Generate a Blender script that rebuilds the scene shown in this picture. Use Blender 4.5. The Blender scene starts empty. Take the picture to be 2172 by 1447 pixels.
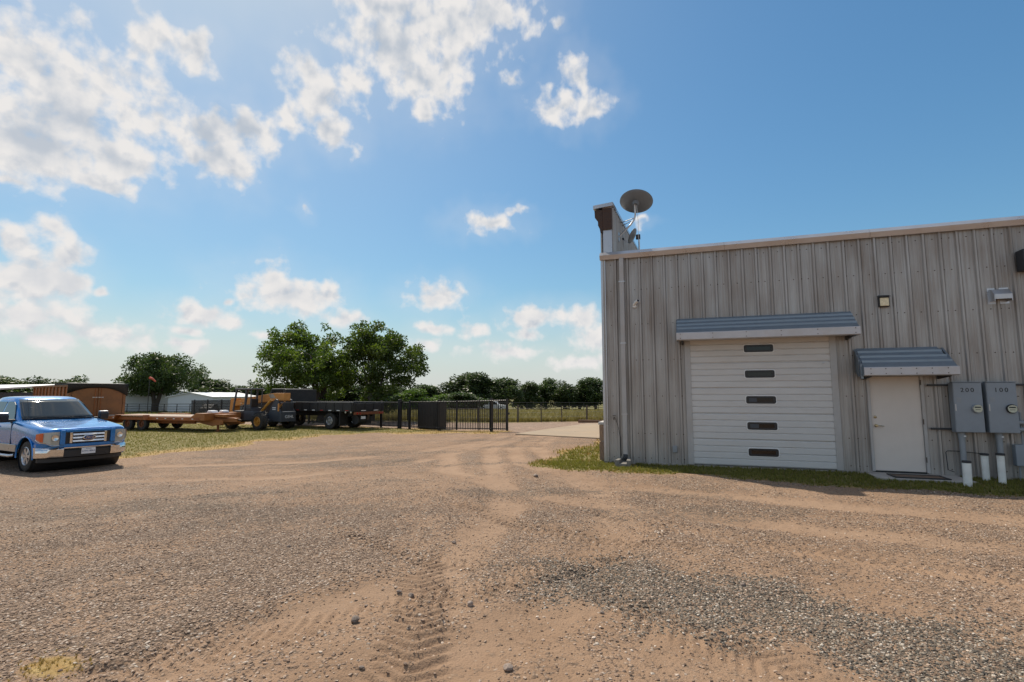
import bpy, bmesh, math, random
import numpy as np
from mathutils import Vector, Matrix
R = math.radians
scene = bpy.context.scene
col = scene.collection
random.seed(7)

# ------------------------------------------------------------------ camera
cam_d = bpy.data.cameras.new("camera")
cam = bpy.data.objects.new("camera", cam_d)
col.objects.link(cam)
cam.location = (0, 0, 1.7)
cam.rotation_euler = (R(96.0), 0, R(18.8))
cam_d.lens = 18.0
cam_d.sensor_width = 36.0
cam_d.clip_start = 0.05
cam_d.clip_end = 5000
scene.camera = cam

# ------------------------------------------------------------------ exposure
scene.view_settings.view_transform = 'Standard'
scene.view_settings.look = 'None'
scene.view_settings.gamma = 1.0
scene.view_settings.exposure = 0.12
scene.view_settings.use_curve_mapping = False

# ------------------------------------------------------------------ sun
SUN_EL, SUN_AZ = 51.0, -55.0            # azimuth clockwise from +Y
sun_d = bpy.data.lights.new("sun", 'SUN')
sun_d.energy = 4.7
sun_d.angle = R(0.53)
sun_d.color = (1.0, 0.91, 0.77)
sun = bpy.data.objects.new("sun", sun_d)
col.objects.link(sun)
to_sun = Vector((math.sin(R(SUN_AZ)) * math.cos(R(SUN_EL)), math.cos(R(SUN_AZ)) * math.cos(R(SUN_EL)), math.sin(R(SUN_EL))))
sun.rotation_euler = to_sun.to_track_quat('Z', 'Y').to_euler()
sun.location = to_sun * 60

# ------------------------------------------------------------------ world: Nishita sky with cumulus clouds laid out by azimuth and elevation
world = bpy.data.worlds.new("World")
scene.world = world
world.use_nodes = True
wt = world.node_tree
wn, wl = wt.nodes, wt.links

def wmath(op, a, b=None, c=None, clamp=False):
    n = wn.new('ShaderNodeMath'); n.operation = op; n.use_clamp = clamp
    for i, v in enumerate((a, b, c)):
        if v is None: continue
        if isinstance(v, (int, float)): n.inputs[i].default_value = v
        else: wl.new(v, n.inputs[i])
    return n.outputs[0]

def wvec(op, a, b=None, c=None):
    n = wn.new('ShaderNodeVectorMath'); n.operation = op
    for i, v in enumerate((a, b, c)):
        if v is None: continue
        if isinstance(v, (tuple, list)): n.inputs[i].default_value = v
        else: wl.new(v, n.inputs[i])
    return n

def wnoise(vec, scale, detail, rough=0.55, dist=0.0):
    n = wn.new('ShaderNodeTexNoise')
    n.inputs['Scale'].default_value = scale; n.inputs['Detail'].default_value = detail
    n.inputs['Roughness'].default_value = rough; n.inputs['Distortion'].default_value = dist
    wl.new(vec, n.inputs['Vector'])
    return n

def wrange(v, a, b, c=0.0, d=1.0, kind='SMOOTHSTEP'):
    n = wn.new('ShaderNodeMapRange'); n.interpolation_type = kind
    wl.new(v, n.inputs[0])
    for i, q in enumerate((a, b, c, d)): n.inputs[1 + i].default_value = q
    return n.outputs[0]

sky = wn.new('ShaderNodeTexSky')
sky.sky_type = 'NISHITA'
sky.sun_disc = False
sky.sun_elevation = R(SUN_EL)
sky.sun_rotation = R(SUN_AZ)
sky.altitude = 200
sky.air_density = 1.0
sky.dust_density = 0.8
sky.ozone_density = 2.2
hs = wn.new('ShaderNodeHueSaturation')
hs.inputs['Saturation'].default_value = 1.22
hs.inputs['Value'].default_value = 1.35
tint = wn.new('ShaderNodeVectorMath'); tint.operation = 'MULTIPLY'; tint.inputs[1].default_value = (0.95, 1.045, 0.93)
# the camera's highlight roll-off: bright sky is held back a little
lum = wn.new('ShaderNodeRGBToBW'); wl.new(sky.outputs[0], lum.inputs[0])
roll = wmath('DIVIDE', 1.25, wmath('MULTIPLY_ADD', lum.outputs[0], 0.13, 1.0))
rsc = wn.new('ShaderNodeVectorMath'); rsc.operation = 'SCALE'
wl.new(sky.outputs[0], rsc.inputs[0]); wl.new(roll, rsc.inputs['Scale'])
wl.new(rsc.outputs[0], hs.inputs['Color'])

tc = wn.new('ShaderNodeTexCoord')
sep = wn.new('ShaderNodeSeparateXYZ')
wl.new(tc.outputs['Generated'], sep.inputs[0])
az = wmath('MULTIPLY', wmath('ARCTAN2', sep.outputs[0], sep.outputs[1]), 57.29578)
el = wmath('MULTIPLY', wmath('ARCSINE', sep.outputs[2]), 57.29578)
comb = wn.new('ShaderNodeCombineXYZ')
wl.new(az, comb.inputs[0]); wl.new(el, comb.inputs[1])
P = comb.outputs[0]
lowf = wrange(el, 4.0, 26.0)                                   # 0 near the horizon, 1 high up
warpn = wnoise(P, 0.30, 2.0)
wamp = wmath('MULTIPLY_ADD', lowf, 3.2, 1.2)
wv = wvec('SUBTRACT', warpn.outputs['Color'], (0.5, 0.5, 0.5))
wsc = wn.new('ShaderNodeVectorMath'); wsc.operation = 'SCALE'
wl.new(wv.outputs[0], wsc.inputs[0]); wl.new(wamp, wsc.inputs['Scale'])
P2 = wvec('ADD', P, wsc.outputs[0]).outputs[0]
flat = wvec('MULTIPLY', P2, (1, 1, 0)).outputs[0]

CLOUDS = [(-50.97, 24.66, 2.16, 1.99, 0.95), (-43.85, 27.78, 2.02, 1.6, 0.9), (-36.74, 31.95, 2.51, 1.99, 0.95), (-64.61, 26.07, 4.12, 3.59, 1), (-61.16, 24.2, 6.13, 4.59, 1), (-63.47, 19.43, 4.77, 3.2, 1), (-58.35, 25.87, 3.66, 3.25, 1), (-55.68, 30.22, 1.99, 2.11, 1), (-53.05, 30.86, 2.12, 1.62, 1), (-55.04, 24.19, 3.25, 2.69, 1), (-56.92, 20.53, 3.76, 2.14, 1), (-59.1, 18.19, 3.51, 1.08, 1), (-64.39, 16.96, 2.42, 0.89, 0.9), (-49.27, 22.94, 3.07, 2.58, 1), (-46.41, 25.22, 2.61, 2.5, 1), (-47.92, 21.28, 2.31, 1.72, 1), (-51.85, 22.16, 1.94, 1.63, 1), (-42.42, 31.56, 2.45, 1.57, 1), (-40.38, 29.49, 3.47, 2.56, 1), (-39.29, 26.9, 2.53, 1.55, 1), (-32.96, 35.03, 6.35, 3.32, 1), (-27.01, 36.75, 6.08, 4.24, 1), (-20.85, 38.54, 4.82, 2.32, 1), (-29.11, 32.58, 4.87, 3.11, 1), (-25.84, 33.64, 2.76, 2.47, 1), (-29.15, 29.81, 1.72, 1.48, 1), (-33.63, 38.54, 5.84, 1.63, 1), (-13.09, 37.67, 0.96, 0.84, 0.95), (-18.69, 33.84, 1.8, 0.99, 0.9), (-11.05, 32.98, 1.87, 1.87, 1), (-13.3, 30.67, 3.04, 1.47, 0.95), (-9.63, 30.03, 2.44, 1.56, 1), (-41.66, 18.99, 0.83, 0.92, 0.8), (-63.86, 11.9, 1.13, 1.66, 1), (-61.58, 13.9, 1.52, 1.45, 1), (-60.51, 11.57, 1.56, 1.88, 1), (-62.67, 9.07, 3.07, 2.85, 1), (-60.04, 9.26, 1.27, 1.58, 1), (-62.2, 6.43, 3.38, 1.84, 0.95), (-57.97, 9.04, 0.64, 0.49, 0.8), (-50.42, 7.89, 3.02, 1.35, 1), (-47.78, 7.04, 1.63, 0.74, 0.9), (-51.27, 5.94, 1.59, 0.67, 0.9), (-48.29, 9.07, 0.81, 0.41, 0.8), (-44.41, 11.77, 1.66, 1.88, 1), (-42.79, 10.24, 4.82, 2.01, 1), (-39.11, 10.5, 1.88, 1.47, 1), (-37.12, 7.98, 2.3, 1.1, 0.95), (-27.09, 10.91, 3.46, 1.55, 1), (-21.3, 18.87, 3.36, 1.3, 0.95), (-18.04, 20.13, 1.42, 0.6, 0.75), (-27.56, 7.31, 1.97, 0.78, 0.95), (-23.2, 7.22, 1.48, 1.37, 0.95), (-16.46, 8.71, 3.83, 1.37, 1), (-17.1, 6.81, 2.02, 0.84, 0.95), (-10.65, 8.47, 1.98, 1.46, 1), (-9.54, 6.37, 3.1, 1.98, 1), (-56.57, 5.23, 4.65, 1.42, 0.9), (-60.62, 4.62, 3.54, 1.57, 0.8), (-51.94, 4.52, 3.34, 0.88, 0.8), (-28.57, 5.58, 2.26, 0.94, 0.8), (-19.12, 4.87, 5.8, 1.16, 0.8), (-11.24, 3.78, 4.66, 1.15, 0.8), (-44.79, 5.8, 2.14, 0.66, 0.7), (-3.97, 18.55, 1.22, 0.49, 0.75)]
M = None
for (ca, ce, ra, re, w) in CLOUDS:
    ra *= 1.27; re *= 1.27
    q = wvec('MULTIPLY_ADD', flat, (1 / ra, 1 / re, 0), (-ca / ra, -ce / re, 0))
    ln = wn.new('ShaderNodeVectorMath'); ln.operation = 'LENGTH'
    wl.new(q.outputs[0], ln.inputs[0])
    b = wmath('SUBTRACT', w * 0.9, ln.outputs['Value'])
    M = b if M is None else wmath('SMOOTH_MAX', M, b, 0.25)
# the same scattered cumulus all round, thickened out of view to whiten the fill
gen = wnoise(flat, 0.075, 3.0)
M2 = wmath('MULTIPLY_ADD', gen.outputs[0], 5.0, -2.45)
outside = wrange(wmath('MAXIMUM', wmath('SUBTRACT', wmath('ABSOLUTE', wmath('ADD', az, 19.0)), 48.0), wmath('SUBTRACT', el, 41.0)), 0.0, 6.0)
mm = wn.new('ShaderNodeMix'); mm.data_type = 'FLOAT'
wl.new(outside, mm.inputs[0]); wl.new(M, mm.inputs[2]); wl.new(M2, mm.inputs[3])
M = mm.outputs[0]
nz = wnoise(P, 0.50, 6.0, 0.50, 0.1)
Ps = wvec('ADD', P, (-0.25, 0.85, 0)).outputs[0]                # a little way towards the sun
nzs = wnoise(Ps, 0.50, 4.0, 0.45, 0.1)
nb = wnoise(P, 0.17, 3.0, 0.55)
nzc = wmath('SUBTRACT', nz.outputs[0], 0.5)
nbc = wmath('SUBTRACT', nb.outputs[0], 0.5)
D = wmath('ADD', wmath('MULTIPLY_ADD', nzc, 1.9, M), wmath('MULTIPLY', nbc, 0.7))
dens = wrange(D, -0.16, 0.62)
veil = wmath('MULTIPLY', wrange(wmath('MULTIPLY_ADD', nbc, 2.0, M), -1.2, 0.7), 0.16)
cov = wmath('MAXIMUM', dens, veil)
core = wrange(wmath('ADD', wmath('MULTIPLY_ADD', nbc, 2.6, M), wmath('MULTIPLY', nzc, -1.6)), 0.28, 1.35)
billow = wmath('MULTIPLY_ADD', wmath('SUBTRACT', nzs.outputs[0], nz.outputs[0]), 2.6, 0.10, True)
core = wmath('MAXIMUM', wmath('MULTIPLY', core, wmath('MULTIPLY_ADD', lowf, 0.55, 0.40)), wmath('MULTIPLY', billow, dens))
cc = wn.new('ShaderNodeMix'); cc.data_type = 'RGBA'
cc.inputs[6].default_value = (7.7, 7.5, 7.35, 1)
cc.inputs[7].default_value = (4.3, 4.85, 5.6, 1)
wl.new(core, cc.inputs[0])
hz = wn.new('ShaderNodeMix'); hz.data_type = 'RGBA'                 # pale moist air low over the fields
hz.inputs[7].default_value = (5.75, 6.0, 6.35, 1)
wl.new(wrange(el, 11.0, -1.0, 0.0, 0.85), hz.inputs[0]); wl.new(hs.outputs[0], tint.inputs[0]); wl.new(tint.outputs[0], hz.inputs[6])
sm = wn.new('ShaderNodeMix'); sm.data_type = 'RGBA'
above = wrange(el, 0.0, 2.0)
wl.new(wmath('MULTIPLY', cov, above), sm.inputs[0]); wl.new(hz.outputs[2], sm.inputs[6]); wl.new(cc.outputs[2], sm.inputs[7])
bg = wn['Background']
bg.inputs[1].default_value = 0.1
wl.new(sm.outputs[2], bg.inputs[0])
world.cycles.sampling_method = 'NONE'
scene.cycles.max_bounces = 5
scene.cycles.diffuse_bounces = 3
scene.cycles.glossy_bounces = 3
scene.cycles.transmission_bounces = 4

# ------------------------------------------------------------------ mesh helpers
class MB:
    def __init__(s): s.v = []; s.f = []
    def add(s, vs, fs):
        o = len(s.v); s.v += [tuple(map(float, p)) for p in vs]; s.f += [tuple(i + o for i in f) for f in fs]; return s
    def box(s, x0, x1, y0, y1, z0, z1):
        return s.add([(x0, y0, z0), (x1, y0, z0), (x1, y1, z0), (x0, y1, z0), (x0, y0, z1), (x1, y0, z1), (x1, y1, z1), (x0, y1, z1)],
                     [(0, 3, 2, 1), (4, 5, 6, 7), (0, 1, 5, 4), (1, 2, 6, 5), (2, 3, 7, 6), (3, 0, 4, 7)])
    def cbox(s, c, d): return s.box(c[0] - d[0] / 2, c[0] + d[0] / 2, c[1] - d[1] / 2, c[1] + d[1] / 2, c[2] - d[2] / 2, c[2] + d[2] / 2)
    def prism(s, pts, axis, a, b):
        """polygon pts in the plane across axis, extruded from a to b. axis y: pts (x,z); axis x: pts (y,z); axis z: pts (x,y)"""
        n = len(pts)
        def mk(p, t): return {'x': (t, p[0], p[1]), 'y': (p[0], t, p[1]), 'z': (p[0], p[1], t)}[axis]
        vs = [mk(p, a) for p in pts] + [mk(p, b) for p in pts]
        fs = [tuple(range(n - 1, -1, -1)), tuple(range(n, 2 * n))] + [(i, (i + 1) % n, n + (i + 1) % n, n + i) for i in range(n)]
        return s.add(vs, fs)
    def tube(s, pts, rad, n=10, cap=True):
        pts = [Vector(p) for p in pts]
        if not isinstance(rad, (list, tuple)): rad = [rad] * len(pts)
        o = len(s.v); prev = None
        for i, p in enumerate(pts):
            d = (pts[min(i + 1, len(pts) - 1)] - pts[max(i - 1, 0)]).normalized()
            if prev is None:
                a = Vector((0, 0, 1)) if abs(d.z) < .9 else Vector((1, 0, 0))
                u = d.cross(a).normalized()
            else:
                u = (prev - d * prev.dot(d)).normalized()
            prev = u; w = d.cross(u)
            for k in range(n):
                t = 2 * math.pi * k / n
                s.v.append(tuple(p + (u * math.cos(t) + w * math.sin(t)) * rad[i]))
        for i in range(len(pts) - 1):
            for k in range(n):
                k2 = (k + 1) % n
                s.f.append((o + i * n + k, o + i * n + k2, o + (i + 1) * n + k2, o + (i + 1) * n + k))
        if cap:
            s.f.append(tuple(o + k for k in range(n - 1, -1, -1)))
            s.f.append(tuple(o + (len(pts) - 1) * n + k for k in range(n)))
        return s
    def lathe(s, prof, axis='y', c=(0, 0, 0), n=24):
        """prof: list of (radius, t along axis)"""
        o = len(s.v); m = len(prof)
        for k in range(n):
            a = 2 * math.pi * k / n; ca, sa = math.cos(a), math.sin(a)
            for r, t in prof:
                q = {'y': (r * ca, t, r * sa), 'x': (t, r * ca, r * sa), 'z': (r * ca, r * sa, t)}[axis]
                s.v.append((c[0] + q[0], c[1] + q[1], c[2] + q[2]))
        for k in range(n):
            k2 = (k + 1) % n
            for j in range(m - 1):
                s.f.append((o + k * m + j, o + k2 * m + j, o + k2 * m + j + 1, o + k * m + j + 1))
        return s
    def mesh(s, name):
        me = bpy.data.meshes.new(name)
        me.from_pydata(s.v, [], s.f)
        bm = bmesh.new(); bm.from_mesh(me)
        bmesh.ops.recalc_face_normals(bm, faces=bm.faces)
        bm.to_mesh(me); bm.free()
        return me
    def build(s, name, mat, parent=None, loc=(0, 0, 0), rot=(0, 0, 0), bevel=0, seg=2, smooth=None, subsurf=0):
        return link(name, s.mesh(name), mat, parent, loc, rot, bevel, seg, smooth, subsurf)

def link(name, me, mat, parent=None, loc=(0, 0, 0), rot=(0, 0, 0), bevel=0, seg=2, smooth=None, subsurf=0):
    o = bpy.data.objects.new(name, me)
    if mat is not None and len(me.materials) == 0: me.materials.append(mat)
    col.objects.link(o)
    o.parent = parent
    o.location = loc; o.rotation_euler = rot
    if smooth:
        me.shade_smooth()
        if smooth < 179: me.set_sharp_from_angle(angle=R(smooth))
    if bevel:
        m = o.modifiers.new('bevel', 'BEVEL'); m.width = bevel; m.segments = seg; m.limit_method = 'ANGLE'; m.angle_limit = R(35)
    if subsurf:
        m = o.modifiers.new('sub', 'SUBSURF'); m.levels = subsurf; m.render_levels = subsurf
    return o

def tag(o, label=None, cat=None, group=None, kind=None):
    if label: o['label'] = label
    if cat: o['category'] = cat
    if group: o['group'] = group
    if kind: o['kind'] = kind
    return o

def thing(name, label, cat, loc=(0, 0, 0), rz=0, group=None):
    o = bpy.data.objects.new(name, None)
    o.empty_display_size = 0.3
    col.objects.link(o)
    o.location = loc; o.rotation_euler = (0, 0, rz)
    return tag(o, label, cat, group)

def bake(o):
    """replace an object's mesh with its evaluated (modified) mesh"""
    bpy.context.view_layer.update()
    dg = bpy.context.evaluated_depsgraph_get()
    me = bpy.data.meshes.new_from_object(o.evaluated_get(dg))
    o.modifiers.clear()
    o.data = me
    return o

def text_mesh(txt, size, depth=0.004, shear=0.0, space=1.0):
    cu = bpy.data.curves.new('lettering', 'FONT')
    cu.body = txt; cu.size = size; cu.extrude = depth; cu.align_x = 'CENTER'; cu.align_y = 'CENTER'; cu.shear = shear; cu.space_character = space
    cu.resolution_u = 3
    o = bpy.data.objects.new('lettering', cu); col.objects.link(o)
    bpy.context.view_layer.update()
    me = bpy.data.meshes.new_from_object(o.evaluated_get(bpy.context.evaluated_depsgraph_get()))
    bpy.data.objects.remove(o)
    return me

# ------------------------------------------------------------------ numpy noise
def vnoise(x, y, seed):
    rs = np.random.RandomState(seed); T = rs.rand(256, 256)
    xi = np.floor(x).astype(int); yi = np.floor(y).astype(int); fx = x - xi; fy = y - yi
    fx = fx * fx * (3 - 2 * fx); fy = fy * fy * (3 - 2 * fy)
    a = T[yi % 256, xi % 256]; b = T[yi % 256, (xi + 1) % 256]; c = T[(yi + 1) % 256, xi % 256]; d = T[(yi + 1) % 256, (xi + 1) % 256]
    return (a + (b - a) * fx) * (1 - fy) + (c + (d - c) * fx) * fy
def fbm(x, y, seed, oct=4, gain=.5):
    s = 0; a = 1; t = 0
    for i in range(oct):
        s = s + a * vnoise(x * 2 ** i + 17.3 * i, y * 2 ** i + 9.1 * i, seed + i); t += a; a *= gain
    return s / t
def sstep(a, b, x):
    t = np.clip((x - a) / (b - a), 0, 1); return t * t * (3 - 2 * t)

def gz(x, y):
    """height of the smooth terrain"""
    x = np.asarray(x, float); y = np.asarray(y, float)
    d = np.hypot(x, y)
    return -0.25 * sstep(2.5, 15.0, -x) - 1.05 * sstep(42, 105, d)
def gzf(x, y): return float(gz(x, y))
# ------------------------------------------------------------------ materials
MATS = {}
def newmat(name):
    m = bpy.data.materials.new(name); m.use_nodes = True
    return m, m.node_tree.nodes, m.node_tree.links, m.node_tree.nodes['Principled BSDF']

def pm(name, base, rough=.6, metal=0.0, var=.12, vscale=6.0, bump=0.0, bscale=60.0, coat=0.0, spec=None, dirt=None, dirt_amt=.5, dscale=2.0, stretch=None, objrand=0.0):
    """procedural material: noise-varied colour and roughness, optional dirt colour in blotches, fine bump"""
    m, n, l, b = newmat(name)
    tc_ = n.new('ShaderNodeTexCoord')
    vec = tc_.outputs['Object']
    if stretch:
        mp = n.new('ShaderNodeMapping'); mp.inputs['Scale'].default_value = stretch
        l.new(vec, mp.inputs[0]); vec = mp.outputs[0]
    t = n.new('ShaderNodeTexNoise'); t.inputs['Scale'].default_value = vscale; t.inputs['Detail'].default_value = 6; t.inputs['Roughness'].default_value = .6
    l.new(vec, t.inputs['Vector'])
    mr = n.new('ShaderNodeMapRange'); mr.inputs[1].default_value = .3; mr.inputs[2].default_value = .7; mr.inputs[3].default_value = 1 - var; mr.inputs[4].default_value = 1 + var
    l.new(t.outputs[0], mr.inputs[0])
    hs_ = n.new('ShaderNodeHueSaturation'); hs_.inputs['Color'].default_value = (*base, 1)
    l.new(mr.outputs[0], hs_.inputs['Value'])
    out = hs_.outputs[0]
    if objrand:
        oi = n.new('ShaderNodeObjectInfo'); m2 = n.new('ShaderNodeMapRange'); m2.inputs[3].default_value = 1 - objrand; m2.inputs[4].default_value = 1 + objrand
        l.new(oi.outputs['Random'], m2.inputs[0])
        h2 = n.new('ShaderNodeHueSaturation'); l.new(out, h2.inputs['Color']); l.new(m2.outputs[0], h2.inputs['Value']); out = h2.outputs[0]
    if dirt:
        t2 = n.new('ShaderNodeTexNoise'); t2.inputs['Scale'].default_value = dscale; t2.inputs['Detail'].default_value = 8; t2.inputs['Roughness'].default_value = .65
        l.new(vec, t2.inputs['Vector'])
        m3 = n.new('ShaderNodeMapRange'); m3.inputs[1].default_value = .48; m3.inputs[2].default_value = .72; m3.inputs[4].default_value = dirt_amt
        l.new(t2.outputs[0], m3.inputs[0])
        mx = n.new('ShaderNodeMix'); mx.data_type = 'RGBA'; mx.inputs[7].default_value = (*dirt, 1)
        l.new(m3.outputs[0], mx.inputs[0]); l.new(out, mx.inputs[6]); out = mx.outputs[2]
    l.new(out, b.inputs['Base Color'])
    m4 = n.new('ShaderNodeMapRange'); m4.inputs[1].default_value = .3; m4.inputs[2].default_value = .7; m4.inputs[3].default_value = max(rough - .1, .02); m4.inputs[4].default_value = min(rough + .1, 1)
    l.new(t.outputs[0], m4.inputs[0]); l.new(m4.outputs[0], b.inputs['Roughness'])
    b.inputs['Metallic'].default_value = metal
    if coat: b.inputs['Coat Weight'].default_value = coat; b.inputs['Coat Roughness'].default_value = .04
    if spec is not None: b.inputs['Specular IOR Level'].default_value = spec
    if bump:
        t3 = n.new('ShaderNodeTexNoise'); t3.inputs['Scale'].default_value = bscale; t3.inputs['Detail'].default_value = 4
        l.new(vec, t3.inputs['Vector'])
        bp = n.new('ShaderNodeBump'); bp.inputs['Strength'].default_value = bump; bp.inputs['Distance'].default_value = .02
        l.new(t3.outputs[0], bp.inputs['Height']); l.new(bp.outputs[0], b.inputs['Normal'])
    MATS[name] = m
    return m

# weathered galvalume wall sheet: vertical streaks, brown-grey dust blotches
def galv_mat():
    m, n, l, b = newmat('galvalume')
    tc_ = n.new('ShaderNodeTexCoord'); geo = n.new('ShaderNodeNewGeometry')
    mp = n.new('ShaderNodeMapping'); mp.inputs['Scale'].default_value = (26, 26, .5); l.new(geo.outputs['Position'], mp.inputs[0])
    st = n.new('ShaderNodeTexNoise'); st.inputs['Scale'].default_value = 1.0; st.inputs['Detail'].default_value = 7; st.inputs['Roughness'].default_value = .62; l.new(mp.outputs[0], st.inputs['Vector'])
    mp2 = n.new('ShaderNodeMapping'); mp2.inputs['Scale'].default_value = (2.2, 2.2, .8); l.new(geo.outputs['Position'], mp2.inputs[0])
    bl = n.new('ShaderNodeTexNoise'); bl.inputs['Scale'].default_value = 1.0; bl.inputs['Detail'].default_value = 5; l.new(mp2.outputs[0], bl.inputs['Vector'])
    mx = n.new('ShaderNodeMix'); mx.data_type = 'RGBA'
    mx.inputs[6].default_value = (.44, .43, .415, 1); mx.inputs[7].default_value = (.26, .222, .19, 1)
    ad = n.new('ShaderNodeMath'); ad.operation = 'MULTIPLY_ADD'; ad.inputs[1].default_value = .75; l.new(st.outputs[0], ad.inputs[0])
    m5 = n.new('ShaderNodeMath'); m5.operation = 'MULTIPLY'; m5.inputs[1].default_value = .6; l.new(bl.outputs[0], m5.inputs[0]); l.new(m5.outputs[0], ad.inputs[2])
    mr = n.new('ShaderNodeMapRange'); mr.inputs[1].default_value = .47; mr.inputs[2].default_value = .93; l.new(ad.outputs[0], mr.inputs[0])
    l.new(mr.outputs[0], mx.inputs[0])
    oi = n.new('ShaderNodeObjectInfo'); m2 = n.new('ShaderNodeMapRange'); m2.inputs[3].default_value = .95; m2.inputs[4].default_value = 1.04; l.new(oi.outputs['Random'], m2.inputs[0])
    hv = n.new('ShaderNodeHueSaturation'); l.new(mx.outputs[2], hv.inputs['Color']); l.new(m2.outputs[0], hv.inputs['Value'])
    l.new(hv.outputs[0], b.inputs['Base Color'])
    b.inputs['Metallic'].default_value = .35
    m6 = n.new('ShaderNodeMapRange'); m6.inputs[3].default_value = .36; m6.inputs[4].default_value = .62; l.new(mr.outputs[0], m6.inputs[0]); l.new(m6.outputs[0], b.inputs['Roughness'])
    t3 = n.new('ShaderNodeTexNoise'); t3.inputs['Scale'].default_value = 2.2; t3.inputs['Detail'].default_value = 2; l.new(geo.outputs['Position'], t3.inputs['Vector'])
    bp = n.new('ShaderNodeBump'); bp.inputs['Strength'].default_value = .25; bp.inputs['Distance'].default_value = .02; l.new(t3.outputs[0], bp.inputs['Height']); l.new(bp.outputs[0], b.inputs['Normal'])
    MATS['galv'] = m
galv_mat()
pm('trim', (.50, .50, .52), .32, .75, .10, 1.5, dirt=(.40, .37, .35), dirt_amt=.4, dscale=1.2)
pm('canopy_sheet', (.22, .26, .30), .36, .6, .10, 2.0, dirt=(.15, .165, .18), dirt_amt=.5, dscale=2.0)
pm('canopy_face', (.52, .51, .52), .42, .15, .08, 3.0, dirt=(.42, .36, .30), dirt_amt=.45)
pm('door_white', (.60, .59, .575), .42, 0, .05, 1.5, dirt=(.50, .44, .38), dirt_amt=.35, dscale=1.4, stretch=(.7, 1, 3))
pm('slab_white', (.66, .60, .545), .40, 0, .04, 1.5, dirt=(.50, .45, .40), dirt_amt=.25, dscale=1.1)
pm('jamb', (.42, .41, .40), .45, .1, .08, 3.0, dirt=(.40, .34, .29), dirt_amt=.5)
pm('rubber', (.022, .022, .024), .6, 0, .2, 9)
pm('black_frame', (.018, .018, .02), .35, 0, .1, 9)
pm('rim_white', (.75, .75, .74), .4, 0, .05, 6)
pm('concrete', (.40, .365, .33), .85, 0, .14, 3.0, bump=.25, bscale=90, dirt=(.27, .22, .18), dirt_amt=.6)
pm('drive_concrete', (.32, .245, .17), .88, 0, .10, .7, bump=.2, bscale=50, dirt=(.25, .19, .13), dirt_amt=.45, dscale=.5)
pm('splash_concrete', (.20, .185, .165), .85, 0, .2, 9.0, bump=.3, bscale=110)
pm('stone', (.33, .215, .14), .85, 0, .35, 7.0, bump=.7, bscale=22, dirt=(.22, .16, .12), dirt_amt=.8, dscale=5, objrand=.22)
pm('stone_cap', (.50, .47, .44), .8, 0, .12, 8.0, bump=.3, bscale=50)
pm('mortar', (.24, .21, .18), .95, 0, .15, 20, bump=.4)
pm('cedar', (.055, .028, .018), .65, 0, .3, 2.0, stretch=(3, 25, 25), bump=.2, bscale=12)
pm('galv_steel', (.50, .50, .51), .36, .9, .12, 12)
pm('dish_grey', (.16, .165, .17), .5, 0, .08, 9)
pm('dark_plastic', (.03, .032, .034), .5, 0, .12, 9)
pm('meter_grey', (.25, .285, .325), .45, .1, .06, 3, dirt=(.19, .20, .21), dirt_amt=.45)
pm('conduit', (.27, .295, .32), .5, .1, .08, 5, dirt=(.22, .20, .18), dirt_amt=.4)
pm('pvc', (.78, .79, .76), .45, 0, .06, 6, dirt=(.42, .36, .28), dirt_amt=.6, dscale=4)
pm('brass', (.45, .36, .22), .28, .9, .1, 20)
pm('ink', (.012, .012, .014), .6, 0, .1, 9)
pm('meter_face', (.66, .66, .52), .5, 0, .08, 12)
pm('lens_cream', (.72, .62, .40), .25, 0, .12, 22, coat=.6)
pm('rust_steel', (.09, .065, .05), .6, .5, .25, 15)
pm('timber', (.16, .10, .065), .85, 0, .25, 5, bump=.3, bscale=30)
# vehicles
pm('blue_paint', (.003, .185, .55), .24, .3, .03, 3, coat=1.0)
pm('chrome', (.72, .72, .72), .12, 1.0, .06, 6)
pm('silver_paint', (.42, .39, .35), .35, .6, .08, 6)
pm('alloy', (.55, .56, .58), .3, .85, .08, 9)
pm('car_black', (.02, .02, .022), .45, 0, .15, 8)
pm('tyre', (.022, .021, .02), .75, 0, .2, 25, bump=.3, bscale=80, dirt=(.11, .085, .065), dirt_amt=.5, dscale=6)
pm('amber', (.60, .10, .02), .2, 0, .08, 30, coat=.8)
pm('red_lens', (.35, .012, .010), .2, 0, .08, 30, coat=.8)
pm('white_reflect', (.80, .80, .80), .3, 0, .05, 20)
pm('plate_white', (.78, .79, .80), .35, 0, .04, 10)
pm('plate_blue', (.03, .06, .18), .4, 0, .05, 10)
pm('orange_paint', (.34, .125, .032), .5, 0, .16, 1.6, dirt=(.20, .075, .03), dirt_amt=.7, dscale=2.2)
pm('orange_dark', (.34, .10, .022), .55, 0, .18, 2.0, dirt=(.12, .05, .025), dirt_amt=.75, dscale=2.5)
pm('box_brown', (.25, .105, .036), .6, 0, .18, 1.6, dirt=(.13, .06, .03), dirt_amt=.7, dscale=2.0)
pm('boom_orange', (.60, .26, .06), .42, 0, .12, 2.0, dirt=(.28, .12, .04), dirt_amt=.5)
pm('rust_rim', (.20, .07, .03), .7, .1, .25, 10)
pm('yellow_rim', (.50, .24, .04), .5, 0, .15, 6, dirt=(.22, .12, .05), dirt_amt=.6)
pm('wood_deck', (.40, .31, .25), .8, 0, .2, 2.0, stretch=(1, 9, 9), bump=.2, objrand=.15)
pm('machine_grey', (.060, .068, .082), .5, .1, .1, 3, dirt=(.11, .095, .08), dirt_amt=.35)
pm('machine_dark', (.028, .03, .036), .55, 0, .15, 5, dirt=(.07, .06, .05), dirt_amt=.4)
pm('truck_black', (.010, .010, .012), .5, 0, .15, 3, dirt=(.05, .045, .04), dirt_amt=.4)
pm('tarp', (.014, .014, .015), .6, 0, .2, 4, bump=.4, bscale=7)
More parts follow.
